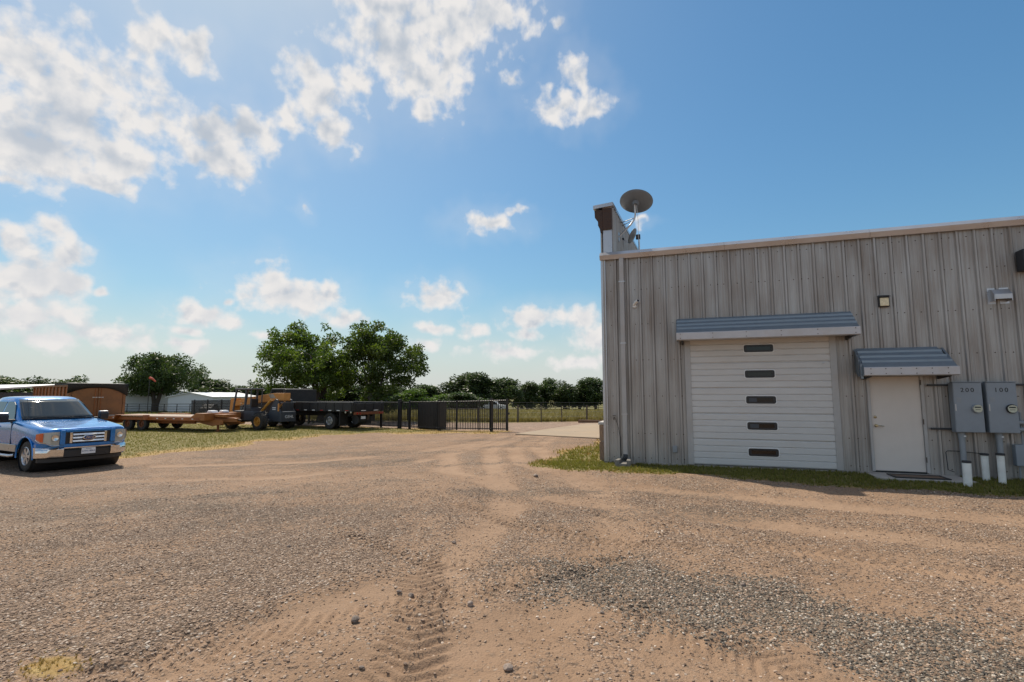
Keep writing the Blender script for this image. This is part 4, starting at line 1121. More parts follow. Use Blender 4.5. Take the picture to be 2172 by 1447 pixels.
# wheel well liners and flares
for cx in (0, -3.68):
    mb = MB()
    for s in (-1, 1):
        mb.lathe([(.47, s * .55), (.472, s * .955)], 'y', (cx, 0, .39), 40)
    mb.lathe([(0, -.56), (.47, -.555), (.47, .555), (0, .56)], 'y', (cx, 0, .39), 30)
    mb.build('wheel_well', MT['car_black'], tk)
    for s in (-1, 1):
        mb = MB(); pts = []
        for k in range(25):
            a = R(-8 + 196 * k / 24)
            pts.append((cx + .485 * math.cos(a), s * .992, .39 + .485 * math.sin(a)))
        mb.tube(pts, .022, 6); mb.build('wheel_flare', MT['blue_paint'], tk, smooth=60)
# greenhouse
def ring(z, xf, xr, hw):
    return [(xf, 0, z), (xf - .025, .45 * hw, z), (xf - .085, .80 * hw, z), (xf - .15, .955 * hw, z), (xf - .26, hw, z), ((xf + xr) / 2, hw + .01, z), (xr + .12, hw, z), (xr + .02, .93 * hw, z), (xr, .6 * hw, z), (xr - .01, 0, z)]
rings = [ring(1.20, -.66, -2.98, .90), ring(1.275, -.74, -2.97, .885), ring(1.60, -1.15, -2.93, .80), ring(1.80, -1.42, -2.88, .735), ring(1.865, -1.53, -2.84, .70), ring(1.90, -1.70, -2.70, .60), ring(1.915, -1.95, -2.45, .35)]
mb = MB(); vs = []; fs = []
for rg in rings:
    vs += rg + [(x, -y, z) for x, y, z in reversed(rg[1:-1])]
n = len(rings[0]) * 2 - 2
for i in range(len(rings) - 1):
    for k in range(n): fs.append((i * n + k, i * n + (k + 1) % n, (i + 1) * n + (k + 1) % n, (i + 1) * n + k))
fs.append(tuple((len(rings) - 1) * n + k for k in range(n)))
cab = mb.add(vs, fs).build('cab', MT['blue_paint'], tk, smooth=60, subsurf=1)
# windscreen
def wsurf(u, v):
    """u -1..1 across, v 0..1 up"""
    z = 1.285 + (1.815 - 1.285) * v
    x = -.745 + (-1.445 + .745) * v; hw = .885 + (.73 - .885) * v
    return Vector((x - .115 * abs(u) ** 2.4 + .012, u * hw * .93, z + .012))
mb = MB(); NU, NV = 16, 6; vs = []; fs = []
for j in range(NV + 1):
    for i in range(NU + 1): vs.append(wsurf(-1 + 2 * i / NU, j / NV))
for j in range(NV):
    for i in range(NU): a = j * (NU + 1) + i; fs.append((a, a + 1, a + NU + 2, a + NU + 1))
o = mb.add(vs, fs).build('windscreen', MT['dark_glass'], tk, smooth=180)
m_ = o.modifiers.new('s', 'SOLIDIFY'); m_.thickness = .006
MB().tube([wsurf(-.98, 0) + Vector((.01, 0, .0)), wsurf(-.5, 0) + Vector((.01, 0, 0)), wsurf(0, 0) + Vector((.01, 0, 0)), wsurf(.5, 0) + Vector((.01, 0, 0)), wsurf(.98, 0) + Vector((.01, 0, 0))], .018, 6).build('cowl_strip', MT['car_black'], o)
for a, b in ((-.75, -.02), (.0, .70)):
    MB().tube([wsurf(a, .03) + Vector((.025, 0, .01)), wsurf((a + b) / 2, .05) + Vector((.03, 0, .015)), wsurf(b, .03) + Vector((.025, 0, .01))], .009, 6).build('wiper', MT['car_black'], o)
MB().cbox(wsurf(-.45, .55) + Vector((-.05, 0, 0)), (.01, .42, .045)).build('sun_visor_strip', MT['lamp_glass'], o)
MB().cbox(wsurf(.0, .85) + Vector((-.05, 0, -.02)), (.03, .22, .07)).build('rear_view_mirror', MT['car_black'], o, bevel=.01)
def side_pane(pts, s, name='side_window'):
    """pts: (x, z) polygon on the sloped side"""
    def hw(z): return (.885 + (.735 - .885) * (z - 1.275) / (1.80 - 1.275)) + .014
    mb = MB(); n = len(pts)
    vs = [(x, s * hw(z), z) for x, z in pts] + [(x, s * (hw(z) - .012), z) for x, z in pts]
    mb.add(vs, [tuple(range(n)), tuple(range(2 * n - 1, n - 1, -1))] + [(i, n + i, n + (i + 1) % n, (i + 1) % n) for i in range(n)])
    return mb.build(name, MT['dark_glass'], tk)
for s in (-1, 1):
    side_pane([(-1.10, 1.30), (-1.95, 1.29), (-1.95, 1.76), (-1.58, 1.76), (-1.42, 1.68), (-1.2, 1.44)], s)
    side_pane([(-2.03, 1.29), (-2.78, 1.29), (-2.74, 1.72), (-2.68, 1.76), (-2.03, 1.76)], s)
    # door shut lines, handle, trim
    for x in (-.93, -1.98, -2.86):
        MB().box(x - .006, x + .006, s * .975, s * .992, .52, 1.22).build('door_gap', MT['car_black'], tk)
    for x in (-1.80, -2.68):
        MB().cbox((x, s * 1.0, 1.10), (.20, .03, .035)).build('door_handle', MT['blue_paint'], tk, bevel=.01)
    MB().box(-2.95, -.55, s * .975, s * 1.008, .47, .66).build('lower_trim', MT['silver_paint'], tk, bevel=.012)
    MB().box(-4.85, -4.2, s * .975, s * 1.004, .50, .66).build('lower_trim', MT['silver_paint'], tk, bevel=.012)
    MB().tube([(-.62, s * .98, .38), (-.75, s * 1.04, .365), (-2.75, s * 1.04, .365), (-2.95, s * .98, .38)], .042, 8).build('running_board', MT['alloy'], tk, smooth=60)
    # mirror
    mr_ = MB().prism([(-1.00, 1.22), (-1.14, 1.22), (-1.16, 1.43), (-1.05, 1.46), (-.98, 1.40)], 'y', s * 1.03, s * 1.26).build('door_mirror', MT['car_black'], tk, bevel=.03, seg=3)
    MB().box(-1.13, -1.02, s * 1.035, s * 1.25, 1.43, 1.475).build('mirror_cap', MT['alloy'], mr_, bevel=.015)
    MB().prism([(-1.02, 1.22), (-1.16, 1.22), (-1.12, 1.30), (-1.04, 1.30)], 'y', s * .88, s * 1.04).build('mirror_arm', MT['car_black'], mr_, bevel=.01)
    # headlight
    hl = MB()
    LY = [.615, .70, .79, .86, .918, .960, .990]; LX = [.842, .848, .845, .828, .772, .69, .55]
    LB = [.665, .665, .69, .735, .745, .76, .82]; LT = [1.005, 1.005, 1.003, 1.0, .995, .985, .96]
    nL = len(LY); vs = []
    for dx, dy in ((0, 0), (-.06, -.03)):
        for y_, x_, b_, t_ in zip(LY, LX, LB, LT): vs += [(x_ + dx, s * (y_ + dy), b_), (x_ + dx - .012, s * (y_ + dy), t_)]
    fs = []
    for k in range(nL - 1):
        a = 2 * k; b2 = 2 * nL + a
        fs += [(a, a + 2, a + 3, a + 1), (b2, b2 + 1, b2 + 3, b2 + 2), (a, b2, b2 + 2, a + 2), (a + 1, a + 3, b2 + 3, b2 + 1)]
    fs += [(0, 1, 2 * nL + 1, 2 * nL), (2 * nL - 2, 4 * nL - 2, 4 * nL - 1, 2 * nL - 1)]
    hl.add(vs, fs)
    h_ = hl.build('headlight', MT['lamp_glass'], tk)
    MB().add([(.774, s * .925, .982), (.695, s * .967, .972), (.558, s * .997, .948), (.558, s * .997, .832), (.695, s * .967, .772), (.774, s * .925, .757)], [(0, 1, 4, 5), (1, 2, 3, 4)]).build('turn_lens', MT['amber'], h_)
    MB().lathe([(0, .0), (.07, .015), (.075, .03)], 'x', (.848, s * .72, .86), 16).build('reflector_bowl', MT['chrome'], h_)
    MB().tube([(.845, s * .61, .655), (.84, s * .77, .66), (.815, s * .86, .725), (.67, s * .96, .748), (.535, s * .99, .812)], .012, 6).build('lamp_bezel', MT['chrome'], h_)
# grille
gr = MB().box(.74, .80, -.565, .565, .70, 1.035).build('grille', MT['car_black'], tk)
gr.location = (.034, 0, 0)
fr = MB()
fr.box(.77, .845, -.61, -.50, .68, 1.05); fr.box(.77, .845, .50, .61, .68, 1.05); fr.box(.77, .845, -.499, .499, .985, 1.055)
fr.build('grille_surround', MT['blue_paint'], gr, bevel=.02, seg=3)
for y in (-.38, .38): MB().box(.79, .835, y - .03, y + .03, .70, .983).build('grille_upright', MT['chrome'], gr, bevel=.01)
for z in (.755, .838, .922): MB().prism([(.80, z + .028), (.835, z + .026), (.862, z - .022), (.80, z - .028)], 'y', -.349, .349).build('grille_bar', MT['chrome'], gr, bevel=.006, seg=2)
mb = MB(); mb.lathe([(.13, .852), (.145, .858), (.145, .868), (.125, .870)], 'x', (0, 0, 0), 28)
o = mb.build('emblem_ring', MT['chrome'], gr, (0, 0, .838), smooth=40); o.scale = (1, 1, .46)
o = MB().lathe([(0, .872), (.124, .868)], 'x', (0, 0, 0), 28).build('emblem_oval', MT['plate_blue'], gr, (0, 0, .838)); o.scale = (1, 1, .46)
link('emblem_script', text_mesh('Ford', .088, .001, shear=.35), MT['chrome'], gr, (.8755, 0, .838), (R(90), 0, R(90)))
# bumper
def bump_profile(z0, z1, name, mat, yy, bulge=.0, x0=.0):
    vs = []; fs = []
    for y in yy:
        x = .90 - .30 * (abs(y) / 1.0) ** 3.2 + x0
        vs += [(x, y, z0), (x + bulge, y, z0 + (z1 - z0) * .35), (x + bulge, y, z0 + (z1 - z0) * .8), (x - .03, y, z1), (x - .16, y, z1), (x - .16, y, z0)]
    m = len(yy)
    for i in range(m - 1): fs += [(i * 6 + k, i * 6 + (k + 1) % 6, (i + 1) * 6 + (k + 1) % 6, (i + 1) * 6 + k) for k in range(6)]
    fs += [tuple(range(5, -1, -1)), tuple((m - 1) * 6 + k for k in range(6))]
    return MB().add(vs, fs)
ys = lambda a, b, n: [a + (b - a) * i / n for i in range(n + 1)]
bm_ = bump_profile(.365, .615, 'bumper', None, ys(-1.0, -.52, 8), .02).build('bumper', MT['chrome'], tk, smooth=40)
bump_profile(.365, .615, 'bumper', None, ys(.52, 1.0, 8), .02).build('bumper_end', MT['chrome'], bm_, smooth=40)
bump_profile(.565, .615, 'bumper', None, ys(-.519, .519, 8), .015).build('bumper_top_rail', MT['chrome'], bm_, smooth=40)
bump_profile(.36, .562, 'bumper', None, ys(-.515, .515, 8), 0, -.01).build('bumper_grille', MT['car_black'], bm_)
bump_profile(.24, .358, 'dam', None, ys(-.93, .93, 14), 0, -.09).build('air_dam', MT['car_black'], tk)
bump_profile(.62, .70, 'val', None, ys(-.985, .985, 14), .008, -.045).build('front_valance', MT['blue_paint'], tk, smooth=40)
lp = MB().box(.902, .912, -.155, .155, .415, .565).build('licence_plate', MT['plate_white'], bm_)
link('plate_characters', text_mesh('DW5 8864', .062, .0008), MT['plate_blue'], bm_, (.9135, 0, .482), (R(90), 0, R(90)))
MB().box(.9125, .9135, -.06, .06, .538, .548).build('plate_heading', MT['plate_blue'], bm_)
# chassis and tail
MB().box(-4.8, .5, -.45, .45, .32, .47).build('chassis', MT['car_black'], tk)
MB().box(-4.98, -4.86, -.92, .92, .48, .66).build('rear_bumper', MT['chrome'], tk, bevel=.02)
for s in (-1, 1): MB().box(-4.90, -4.80, s * .86, s * .99, .88, 1.24).build('tail_light', MT['red_lens'], tk, bevel=.015)
for x in (0, -3.68):
    for s in (-1, 1): wheel_parts(tk, x, s * .845, .385, .385, .265, MT['alloy'], s, .60, 6)
MB().tube([(-.42, -.80, 1.19), (-.60, -.83, 1.85)], .004, 5).build('antenna', MT['car_black'], tk)

# ------------------------------------------------------------------ orange flatbed trailer (x along its length, towards the hitch)
fb = thing('flatbed_trailer', 'orange tandem axle flatbed trailer with grey plank deck on the grass', 'trailer', (-28.9, 21.5, -.25), R(1))
for s in (-1, 1):
    MB().box(-2.9, 4.6, s * 1.16 - .04, s * 1.16 + .04, .58, .76).build('side_rail', MT['orange_dark'], fb, bevel=.01)
    MB().box(-1.6, 3.6, s * .5 - .05, s * .5 + .05, .38, .60).build('main_beam', MT['orange_dark'], fb)
    MB().prism([(3.2, .60), (5.5, .62), (5.5, .36), (4.9, .30), (4.2, .42), (3.6, .58)], 'y', s * .62 - .05, s * .62 + .05).build('tongue_beam', MT['orange_paint'], fb, bevel=.01)
    fdr = MB().prism([(-1.35, .60), (-1.25, .86), (.95, .86), (1.05, .60), (.98, .60), (.88, .83), (-1.18, .83), (-1.28, .60)], 'y', s * 1.20 - .10 if s > 0 else -1.42, s * 1.42 if s > 0 else -1.10).build('fender', MT['orange_dark'], fb)
    for x in (-.65, .42): wheel_parts(fb, x, s * 1.02, .37, .37, .24, MT['rust_rim'], s, .52, 0, 0, .07)
    for x in (-2.4, -1.7, 1.6, 2.2, 2.8, 3.4, 4.1): MB().box(x, x + .12, s * 1.203, s * 1.207, .66, .70).build('marker', MT['white_reflect'], fb)
for k in range(12):
    y0 = -1.12 + k * .187
    MB().box(-2.85, 4.0, y0, y0 + .175, .762, .80).build('deck_plank', MT['wood_deck'], fb)
MB().prism([(4.02, .60), (4.02, .80), (4.35, .98), (4.95, .98), (4.95, .60)], 'y', -1.18, 1.18).build('front_bulkhead', MT['orange_paint'], fb, bevel=.015)
MB().prism([(4.97, -.60), (6.0, -.10), (6.0, .10), (4.97, .60)], 'z', .50, .70).build('drawbar', MT['orange_paint'], fb, bevel=.01)
MB().box(5.0, 5.75, -.62, .10, .76, .92).build('tool_tray', MT['orange_paint'], fb, bevel=.015)
MB().box(4.5, 5.6, -.66, -.58, .40, .62).build('side_step', MT['orange_paint'], fb, bevel=.01)
MB().tube([(5.0, -.35, .02), (5.0, -.35, .95)], .06, 10).build('jack_post', MT['orange_dark'], fb)
MB().lathe([(0, .0), (.16, .0), (.16, .03), (0, .03)], 'z', (5.0, -.35, .0), 12).build('jack_foot', MT['orange_dark'], fb)
MB().tube([(5.98, 0, .60), (6.2, 0, .60)], .05, 10).build('coupler', MT['rust_steel'], fb)
for x, y, w in ((4.4, -.4, .45), (4.6, .2, .35)):
    MB().prism([(x, .985), (x + w, .985), (x + w * .8, 1.10), (x + w * .2, 1.12)], 'y', y - .2, y + .2).build('tarp_bundle', MT['white_reflect'], fb, bevel=.03, seg=3)

# ------------------------------------------------------------------ orange box trailer with black tarp (x forward, rear face at x=0)
bt = thing('box_trailer', 'tall brown-orange ribbed box trailer with black tarp draped over its end', 'trailer', (-32.15, 20.4, -.25), R(164))
BL, BW, BH0, BH1 = 7.2, 1.28, .55, 2.42
MB().box(0.03, BL, -BW + .03, BW - .03, BH0, BH1).build('box_body', MT['orange_dark'], bt)
for s in (-1, 1):
    for k in range(11):
        x = .25 + k * .66
        MB().box(x, x + .09, s * (BW + .0) - .035, s * (BW + .0) + .035, BH0, BH1 - .02).build('side_rib', MT['box_brown'], bt, bevel=.008)
    MB().box(0, BL, s * BW - .05, s * BW + .05, BH1 - .02, BH1 + .08).build('top_rail', MT['box_brown'], bt, bevel=.01)
    MB().box(-.03, .08, s * BW - .07, s * BW + .07, BH0 - .15, BH1 + .02).build('rear_post', MT['box_brown'], bt, bevel=.015)
    MB().box(.02, BL, s * .45 - .06, s * .45 + .06, .38, .55).build('frame_beam', MT['orange_dark'], bt)
    d_ = MB().box(-.02, .028, .02 if s > 0 else -1.19, 1.19 if s > 0 else -.02, BH0 + .05, BH1 - .08).build('rear_door', MT['box_brown'], bt, bevel=.012)
    MB().tube([(-.04, s * .14, BH0 + .06), (-.04, s * .14, BH1 - .1)], .018, 8).build('lock_rod', MT['orange_dark'], d_)
    MB().box(-.05, -.022, s * .14 - .12, s * .14 + .12, 1.78, 1.83).build('lock_handle', MT['galv_steel'], d_)
    for x in (2.6, 3.7): wheel_parts(bt, x, s * 1.05, .42, .42, .26, MT['rust_rim'], s, .52, 0)
MB().box(-.05, .1, -1.3, 1.3, .30, .54).build('rear_sill', MT['orange_dark'], bt, bevel=.015)
# tarp: over the top and hanging in a swag over the doors
mb = MB(); vs = []; fs = []
NT = 16
for i in range(NT + 1):
    y = -1.42 + 2.84 * i / NT
    u = abs(y) / 1.42
    drop = .06 + .50 * u ** 2.2 * (1 if y < 0 else .7)
    vs += [(2.6, y, BH1 + .20), (.9, y, BH1 + .22 + .01 * math.sin(i * 2)), (-.12, y, BH1 + .17), (-.10, y, BH1 + .02), (-.06, y, BH1 - drop)]
for i in range(NT): fs += [(i * 5 + k, i * 5 + k + 1, (i + 1) * 5 + k + 1, (i + 1) * 5 + k) for k in range(4)]
o = mb.add(vs, fs).build('tarp', MT['tarp'], bt, smooth=60); m_ = o.modifiers.new('s', 'SOLIDIFY'); m_.thickness = .012
MB().box(.0, 2.6, -1.34, 1.34, BH1 + .08, BH1 + .18).build('tarp_frame', MT['tarp'], bt)

# long grey shed roof seen above the pickup
sh = thing('grey_shed', 'low grey shed with pale roof behind the pickup at the left edge', 'shed', (-48.5, 21.5, -.4), R(0))
MB().box(-6.5, 6.5, -2.4, 2.4, -.5, 2.25).build('wall', MT['machine_grey'], sh)
MB().prism([(-2.7, 2.26), (2.7, 2.75), (2.7, 2.85), (-2.7, 2.36)], 'x', -6.8, 6.8).build('roof', MT['shed_roof'], sh)

# ------------------------------------------------------------------ telescopic handler (x forward, y left)
th = thing('telescopic_handler', 'compact grey and orange telescopic handler parked behind the trailer hitch', 'telehandler', (-22.45, 23.75, -.25), R(172))
TW = .95
# chassis and rear hood block; rear face at x=-.55
rh = MB().prism([(-.62, .42), (.30, .42), (.75, .62), (.75, .80), (-.05, 1.0), (-.62, 1.02)], 'y', -TW + .12, .22).build('engine_block', MT['machine_grey'], th, bevel=.03)
for y0, y1 in ((-.80, -.70), (.14, .24)):
    MB().prism([(-.68, .44), (.10, .44), (.30, .9), (-.10, 1.62), (-.26, 1.72), (-.40, 1.66), (-.44, 1.3), (-.70, .95)], 'y', y0, y1).build('boom_tower', MT['machine_grey'], th, bevel=.012)
rp = MB().box(-.74, -.62, -.80, .26, .42, .98).build('rear_panel', MT['machine_grey'], th, bevel=.02)
me = text_mesh('GEHL', .24, .004, space=1.05); o = link('maker_lettering', me, MT['white_reflect'], rp, (-.7455, -.34, .70), (R(90), 0, R(-90)))
tag(o, kind='stuff')
MB().box(-.70, -.64, -.66, .10, 1.0, 1.46).build('rear_grille', MT['machine_dark'], th, bevel=.02)
MB().box(-.715, -.66, -.78, .22, 1.47, 1.53).build('rear_crossbar', MT['machine_grey'], th, bevel=.01)
MB().box(-.745, -.70, -.60, .10, .985, 1.01).build('grille_lip', MT['white_reflect'], th)
MB().box(-.60, -.52, .242, .30, 1.02, 1.45).build('warning_panel', MT['boom_orange'], th, bevel=.01)
# boom
bo = MB().prism([(-.55, 1.62), (-.55, 2.05), (.2, 2.05), (3.2, 1.72), (3.2, 1.34), (.5, 1.58)], 'y', -.52, -.06).build('boom', MT['boom_orange'], th, bevel=.015)
MB().prism([(2.9, 1.68), (3.9, 1.56), (3.9, 1.26), (2.9, 1.38)], 'y', -.46, -.12).build('inner_boom', MT['boom_orange'], bo, bevel=.012)
MB().prism([(3.8, 1.75), (4.15, 1.72), (4.25, .35), (3.95, .32)], 'y', -.52, -.06).build('boom_head', MT['boom_orange'], bo, bevel=.015)
MB().add([(.35, -.0565, 2.0), (.75, -.0565, 1.96), (.55, -.0565, 1.74), (.12, -.0565, 1.78)], [(0, 1, 2, 3)]).build('pale_decal', MT['silver_paint'], bo)
MB().tube([(-.02, .34, 1.66), (.92, .34, .86)], .075, 10).build('lift_cylinder', MT['yellow_rim'], th, smooth=40)
MB().tube([(.02, -.62, 1.55), (.98, -.62, .86)], .05, 10).build('lift_cylinder', MT['yellow_rim'], th, smooth=40)
cr_ = MB(); cr_.box(4.0, 4.1, -1.0, .76, .15, .75); cr_.build('fork_carriage', MT['boom_orange'], th, bevel=.01)
for y in (-.7, .4): MB().prism([(4.1, .12), (5.2, .08), (5.2, .11), (4.16, .18), (4.16, .7), (4.1, .7)], 'y', y - .06, y + .06).build('fork_tine', MT['rust_steel'], th)
MB().box(.30, 2.9, -.55, .35, .45, .78).build('chassis', MT['machine_dark'], th)
# cab on the left side
cx0, cx1, cy0, cy1 = .98, 2.35, .20, TW + .02
MB().prism([(.55, .50), (2.45, .50), (2.50, .62), (2.40, 1.05), (1.35, 1.05), (.62, 1.02)], 'y', cy0, cy1).build('cab_tub', MT['machine_grey'], th, bevel=.02)
MB().box(1.45, 2.30, cy1 - .005, cy1 + .012, .62, 1.02).build('door_opening', MT['car_black'], th)
MB().prism([(.75, 1.02), (1.42, 1.02), (1.42, 1.25), (.85, 1.22)], 'y', cy0 + .03, cy1 - .03).build('side_hood', MT['machine_dark'], th, bevel=.03)
for (a, b) in (((2.42, 1.05), (2.18, 2.24)), ((1.40, 1.03), (1.34, 2.24)), ((.92, 1.20), (.92, 2.24))):
    for y in (cy0 + .03, cy1 - .03):
        MB().tube([(a[0], y, a[1]), (b[0], y, b[1])], .06 if a[0] != .92 else .035, 6).build('cab_post', MT['machine_grey'], th)
MB().box(.84, 2.30, cy0 - .03, cy1 + .02, 2.24, 2.33).build('cab_roof', MT['machine_grey'], th, bevel=.025)
se = MB().box(1.10, 1.55, cy0 + .15, cy1 - .15, 1.05, 1.2).build('seat', MT['car_black'], th, bevel=.03)
MB().prism([(1.05, 1.2), (1.18, 1.2), (1.10, 1.72), (1.02, 1.72)], 'y', cy0 + .17, cy1 - .17).build('seat_back', MT['car_black'], se, bevel=.02)
MB().tube([(2.2, .58, 1.0), (2.02, .58, 1.38)], .025, 8).build('steering_column', MT['car_black'], th)
o = MB().lathe([(.165, -.012), (.18, 0), (.165, .012), (.155, 0), (.165, -.012)], 'z', (0, 0, 0), 18).build('steering_wheel', MT['car_black'], th, (2.0, .58, 1.40), (0, R(-35), 0))
for x in (.06, 2.45):
    for s in (-1, 1): wheel_parts(th, x, s * .96, .47, .47, .38, MT['yellow_rim'], s, .56, 0, 18, .10)
mb = MB(); mb.box(-.30, -.02, .242, .248, 1.10, 1.14); mb.box(-.30, -.02, .242, .248, 1.19, 1.24)
mb.build('side_decal', MT['white_reflect'], th)
MB().tube([(.06, -.8, .46), (.06, .8, .46)], .12, 10).build('rear_axle', MT['machine_dark'], th)
MB().tube([(2.45, -.8, .46), (2.45, .8, .46)], .12, 10).build('front_axle', MT['machine_dark'], th)

# ------------------------------------------------------------------ black flatbed truck (x forward, rear edge of the bed at x=0)
ft = thing('flatbed_truck', 'black low sided flatbed truck parked against the picket fence', 'truck', (-17.3, 25.4, -.25), R(171))
FW = 1.22
MB().box(.0, 5.6, -FW + .03, FW - .03, 1.02, 1.12).build('bed_floor', MT['truck_black'], ft)
for s in (-1, 1):
    sd = MB().box(.03, 5.6, s * FW - .03, s * FW + .03, 1.02, 1.50).build('bed_side', MT['truck_black'], ft, bevel=.01)
    MB().box(.0, 5.62, s * FW - .045, s * FW + .045, 1.50, 1.54).build('top_rail', MT['machine_grey'], sd, bevel=.008)
    for k in range(9): MB().box(.12 + k * .66, .20 + k * .66, s * FW - .05, s * FW + .05, 1.0, 1.50).build('stake', MT['truck_black'], sd)
    for k in range(8): MB().box(.35 + k * .66, .58 + k * .66, s * (FW + .033) - .002, s * (FW + .033) + .002, 1.05, 1.09).build('reflector_tape', MT['white_reflect'] if k % 3 else MT['red_lens'], sd)
    for x in (.15, .55): MB().lathe([(0, s * (FW + .06)), (.05, s * (FW + .055)), (.055, s * (FW + .03))], 'y', (x, 0, .98), 12).build('marker_lamp', MT['lamp_glass'], sd)
    MB().box(.1, 7.2, s * .42 - .05, s * .42 + .05, .72, .98).build('frame_rail', MT['truck_black'], ft)
    wheel_parts(ft, 1.95, s * .98, .47, .47, .27, MT['alloy'], s, .50, 5, 0, .10)
    wheel_parts(ft, 1.95, s * .69, .47, .47, .26, MT['alloy'], s, .50, 0)
    wheel_parts(ft, 6.9, s * 1.0, .47, .47, .27, MT['alloy'], s, .50, 5)
    MB().box(.98, 1.02, s * .96 - .30, s * .96 + .30, .22, 1.0).build('mud_flap', MT['rubber'], ft)
tg = MB().box(-.03, .03, -FW, FW, 1.03, 1.48).build('tail_board', MT['truck_black'], ft, bevel=.01)
for y in (-1.05, -.35, .35, 1.05): MB().box(-.05, -.031, y - .03, y + .03, 1.03, 1.48).build('board_strap', MT['truck_black'], tg)
MB().box(-.08, .06, -1.15, 1.15, .84, 1.0).build('rear_light_bar', MT['rust_rim'], ft, bevel=.015)
for y in (-1.0, -.8, .8, 1.0): MB().lathe([(0, -.10), (.05, -.095), (.055, -.081)], 'x', (0, y, .92), 12).build('tail_lamp', MT['red_lens'], ft)
for y in (-.5, .5): MB().box(-.055, -.05, y - .18, y + .18, 1.05, 1.09).build('reflector_tape', MT['white_reflect'], ft)
MB().box(.0, .05, .28, .58, .60, .75).build('licence_plate', MT['plate_white'], ft)
MB().tube([(.05, 0, .84), (.1, 0, .55)], .08, 10).build('hitch', MT['rust_steel'], ft)
MB().tube([(.5, -.1, .55), (.5, .55, .55)], .26, 16).build('air_tank', MT['machine_dark'], ft, smooth=40)
MB().tube([(1.95, -.9, .47), (1.95, .9, .47)], .11, 10).build('rear_axle', MT['truck_black'], ft)
# cab and headboard
MB().box(5.62, 5.74, -1.15, 1.15, 1.12, 2.28).build('headboard', MT['truck_black'], ft, bevel=.02)
MB().prism([(5.85, .75), (5.85, 2.28), (5.98, 2.34), (7.15, 2.34), (7.45, 1.75), (8.35, 1.60), (8.5, 1.45), (8.5, .70)], 'y', -1.02, 1.02).build('cab', MT['truck_black'], ft, bevel=.05, seg=3)
for s in (-1, 1): MB().prism([(6.1, 1.72), (6.1, 2.25), (7.05, 2.25), (7.28, 1.72)], 'y', s * 1.015, s * 1.028).build('side_window', MT['dark_glass'], ft)
MB().box(5.835, 5.852, -.7, .7, 1.75, 2.2).build('rear_window', MT['dark_glass'], ft)
# ------------------------------------------------------------------ black picket fence and sliding gate
pk_me = MB().box(-.015, .015, -.015, .015, .0, 1.0).mesh('picket'); pk_me.materials.append(MT['fence_black'])
def fence_run(root, a, b, h, step, post_at=(), lift=.07, posts=True):
    a = Vector(a); b = Vector(b); L = (b - a).length; d = (b - a) / L
    n = int(L / step); ang = math.atan2(d.y, d.x)
    o0 = root.location
    def P(t, z=0): q = a + d * t; return Vector((q.x - o0.x, q.y - o0.y, gzf(q.x, q.y) - o0.z + z))
    for k in range(n + 1):
        o = bpy.data.objects.new('picket', pk_me); col.objects.link(o); o.parent = root
        o.location = P(k * step, lift); o.scale = (1, 1, h - lift); o.rotation_euler = (0, 0, ang)
    for z in (lift + .06, h - .05):
        mb = MB(); m = max(2, int(L / 3))
        mb.tube([P(L * i / m, z) for i in range(m + 1)], .024, 4); mb.build('rail', MT['fence_black'], root)
    for t in post_at:
        p = P(t)
        MB().box(-.05, .05, -.05, .05, -.3, h + .05).build('post', MT['fence_black'], root, p, (0, 0, ang), bevel=.006)
pf = thing('picket_fence', 'long black steel picket fence running behind the parked machines', 'fence', (-15.2, 26.35, -.25))
fence_run(pf, (-15.2, 26.35), (-41.5, 34.0), 1.56, .112, [0, 2.44, 4.88, 7.3, 9.8, 12.2, 14.6, 17, 19.5, 22, 24.4, 26.8])
MB().box(-.09, .09, -.09, .09, -.3, 1.68).build('gate_post', MT['fence_black'], pf, (-.75, .15, 0), (0, 0, R(-14)), bevel=.01)
gt = thing('sliding_gate', 'open black picket sliding gate beside the driveway', 'gate', (-15.0, 25.95, -.25))
fence_run(gt, (-15.0, 25.95), (-8.45, 24.1), 1.60, .112, [], .09)
gd = Vector((6.55, -1.85, 0)); gl = gd.length; gdir = gd / gl; gang = math.atan2(gd.y, gd.x)
for t, w in ((0, .06), (gl * .52, .05), (gl * .74, .05), (gl, .09)):
    p = gdir * t; x, y = -15.0 + p.x, 25.95 + p.y
    MB().box(-w / 2, w / 2, -.03, .03, .05, 1.62).build('gate_upright', MT['fence_black'], gt, (p.x, p.y, gzf(x, y) + .25), (0, 0, gang), bevel=.004)
for t in (2.2, 5.75):
    p = gdir * t + Vector((.03, .10, 0)); x, y = -15.0 + p.x, 25.95 + p.y
    MB().box(-.06, .06, -.06, .06, -.3, 1.68).build('guide_post', MT['fence_black'], gt, (p.x, p.y, gzf(x, y) + .25), (0, 0, gang), bevel=.006)
MB().cbox((0, 0, .9), (.06, .12, .10)).build('latch', MT['fence_black'], gt, (gd.x + .06, gd.y, .13), (0, 0, gang))
sc2 = thing('steel_cabinet', 'dark box cabinet standing behind the gate pickets', 'cabinet', (-14.05, 26.35, -.25), R(-16))
MB().box(-.78, .78, -.0, .72, .06, 1.50).build('cabinet_body', MT['truck_black'], sc2, bevel=.03)
MB().box(-.80, .80, -.02, .74, 1.502, 1.55).build('lid', MT['machine_dark'], sc2, bevel=.02)
for x in (-.7, .7): MB().box(x - .06, x + .06, .02, .70, -.05, .058).build('skid', MT['rubber'], sc2)

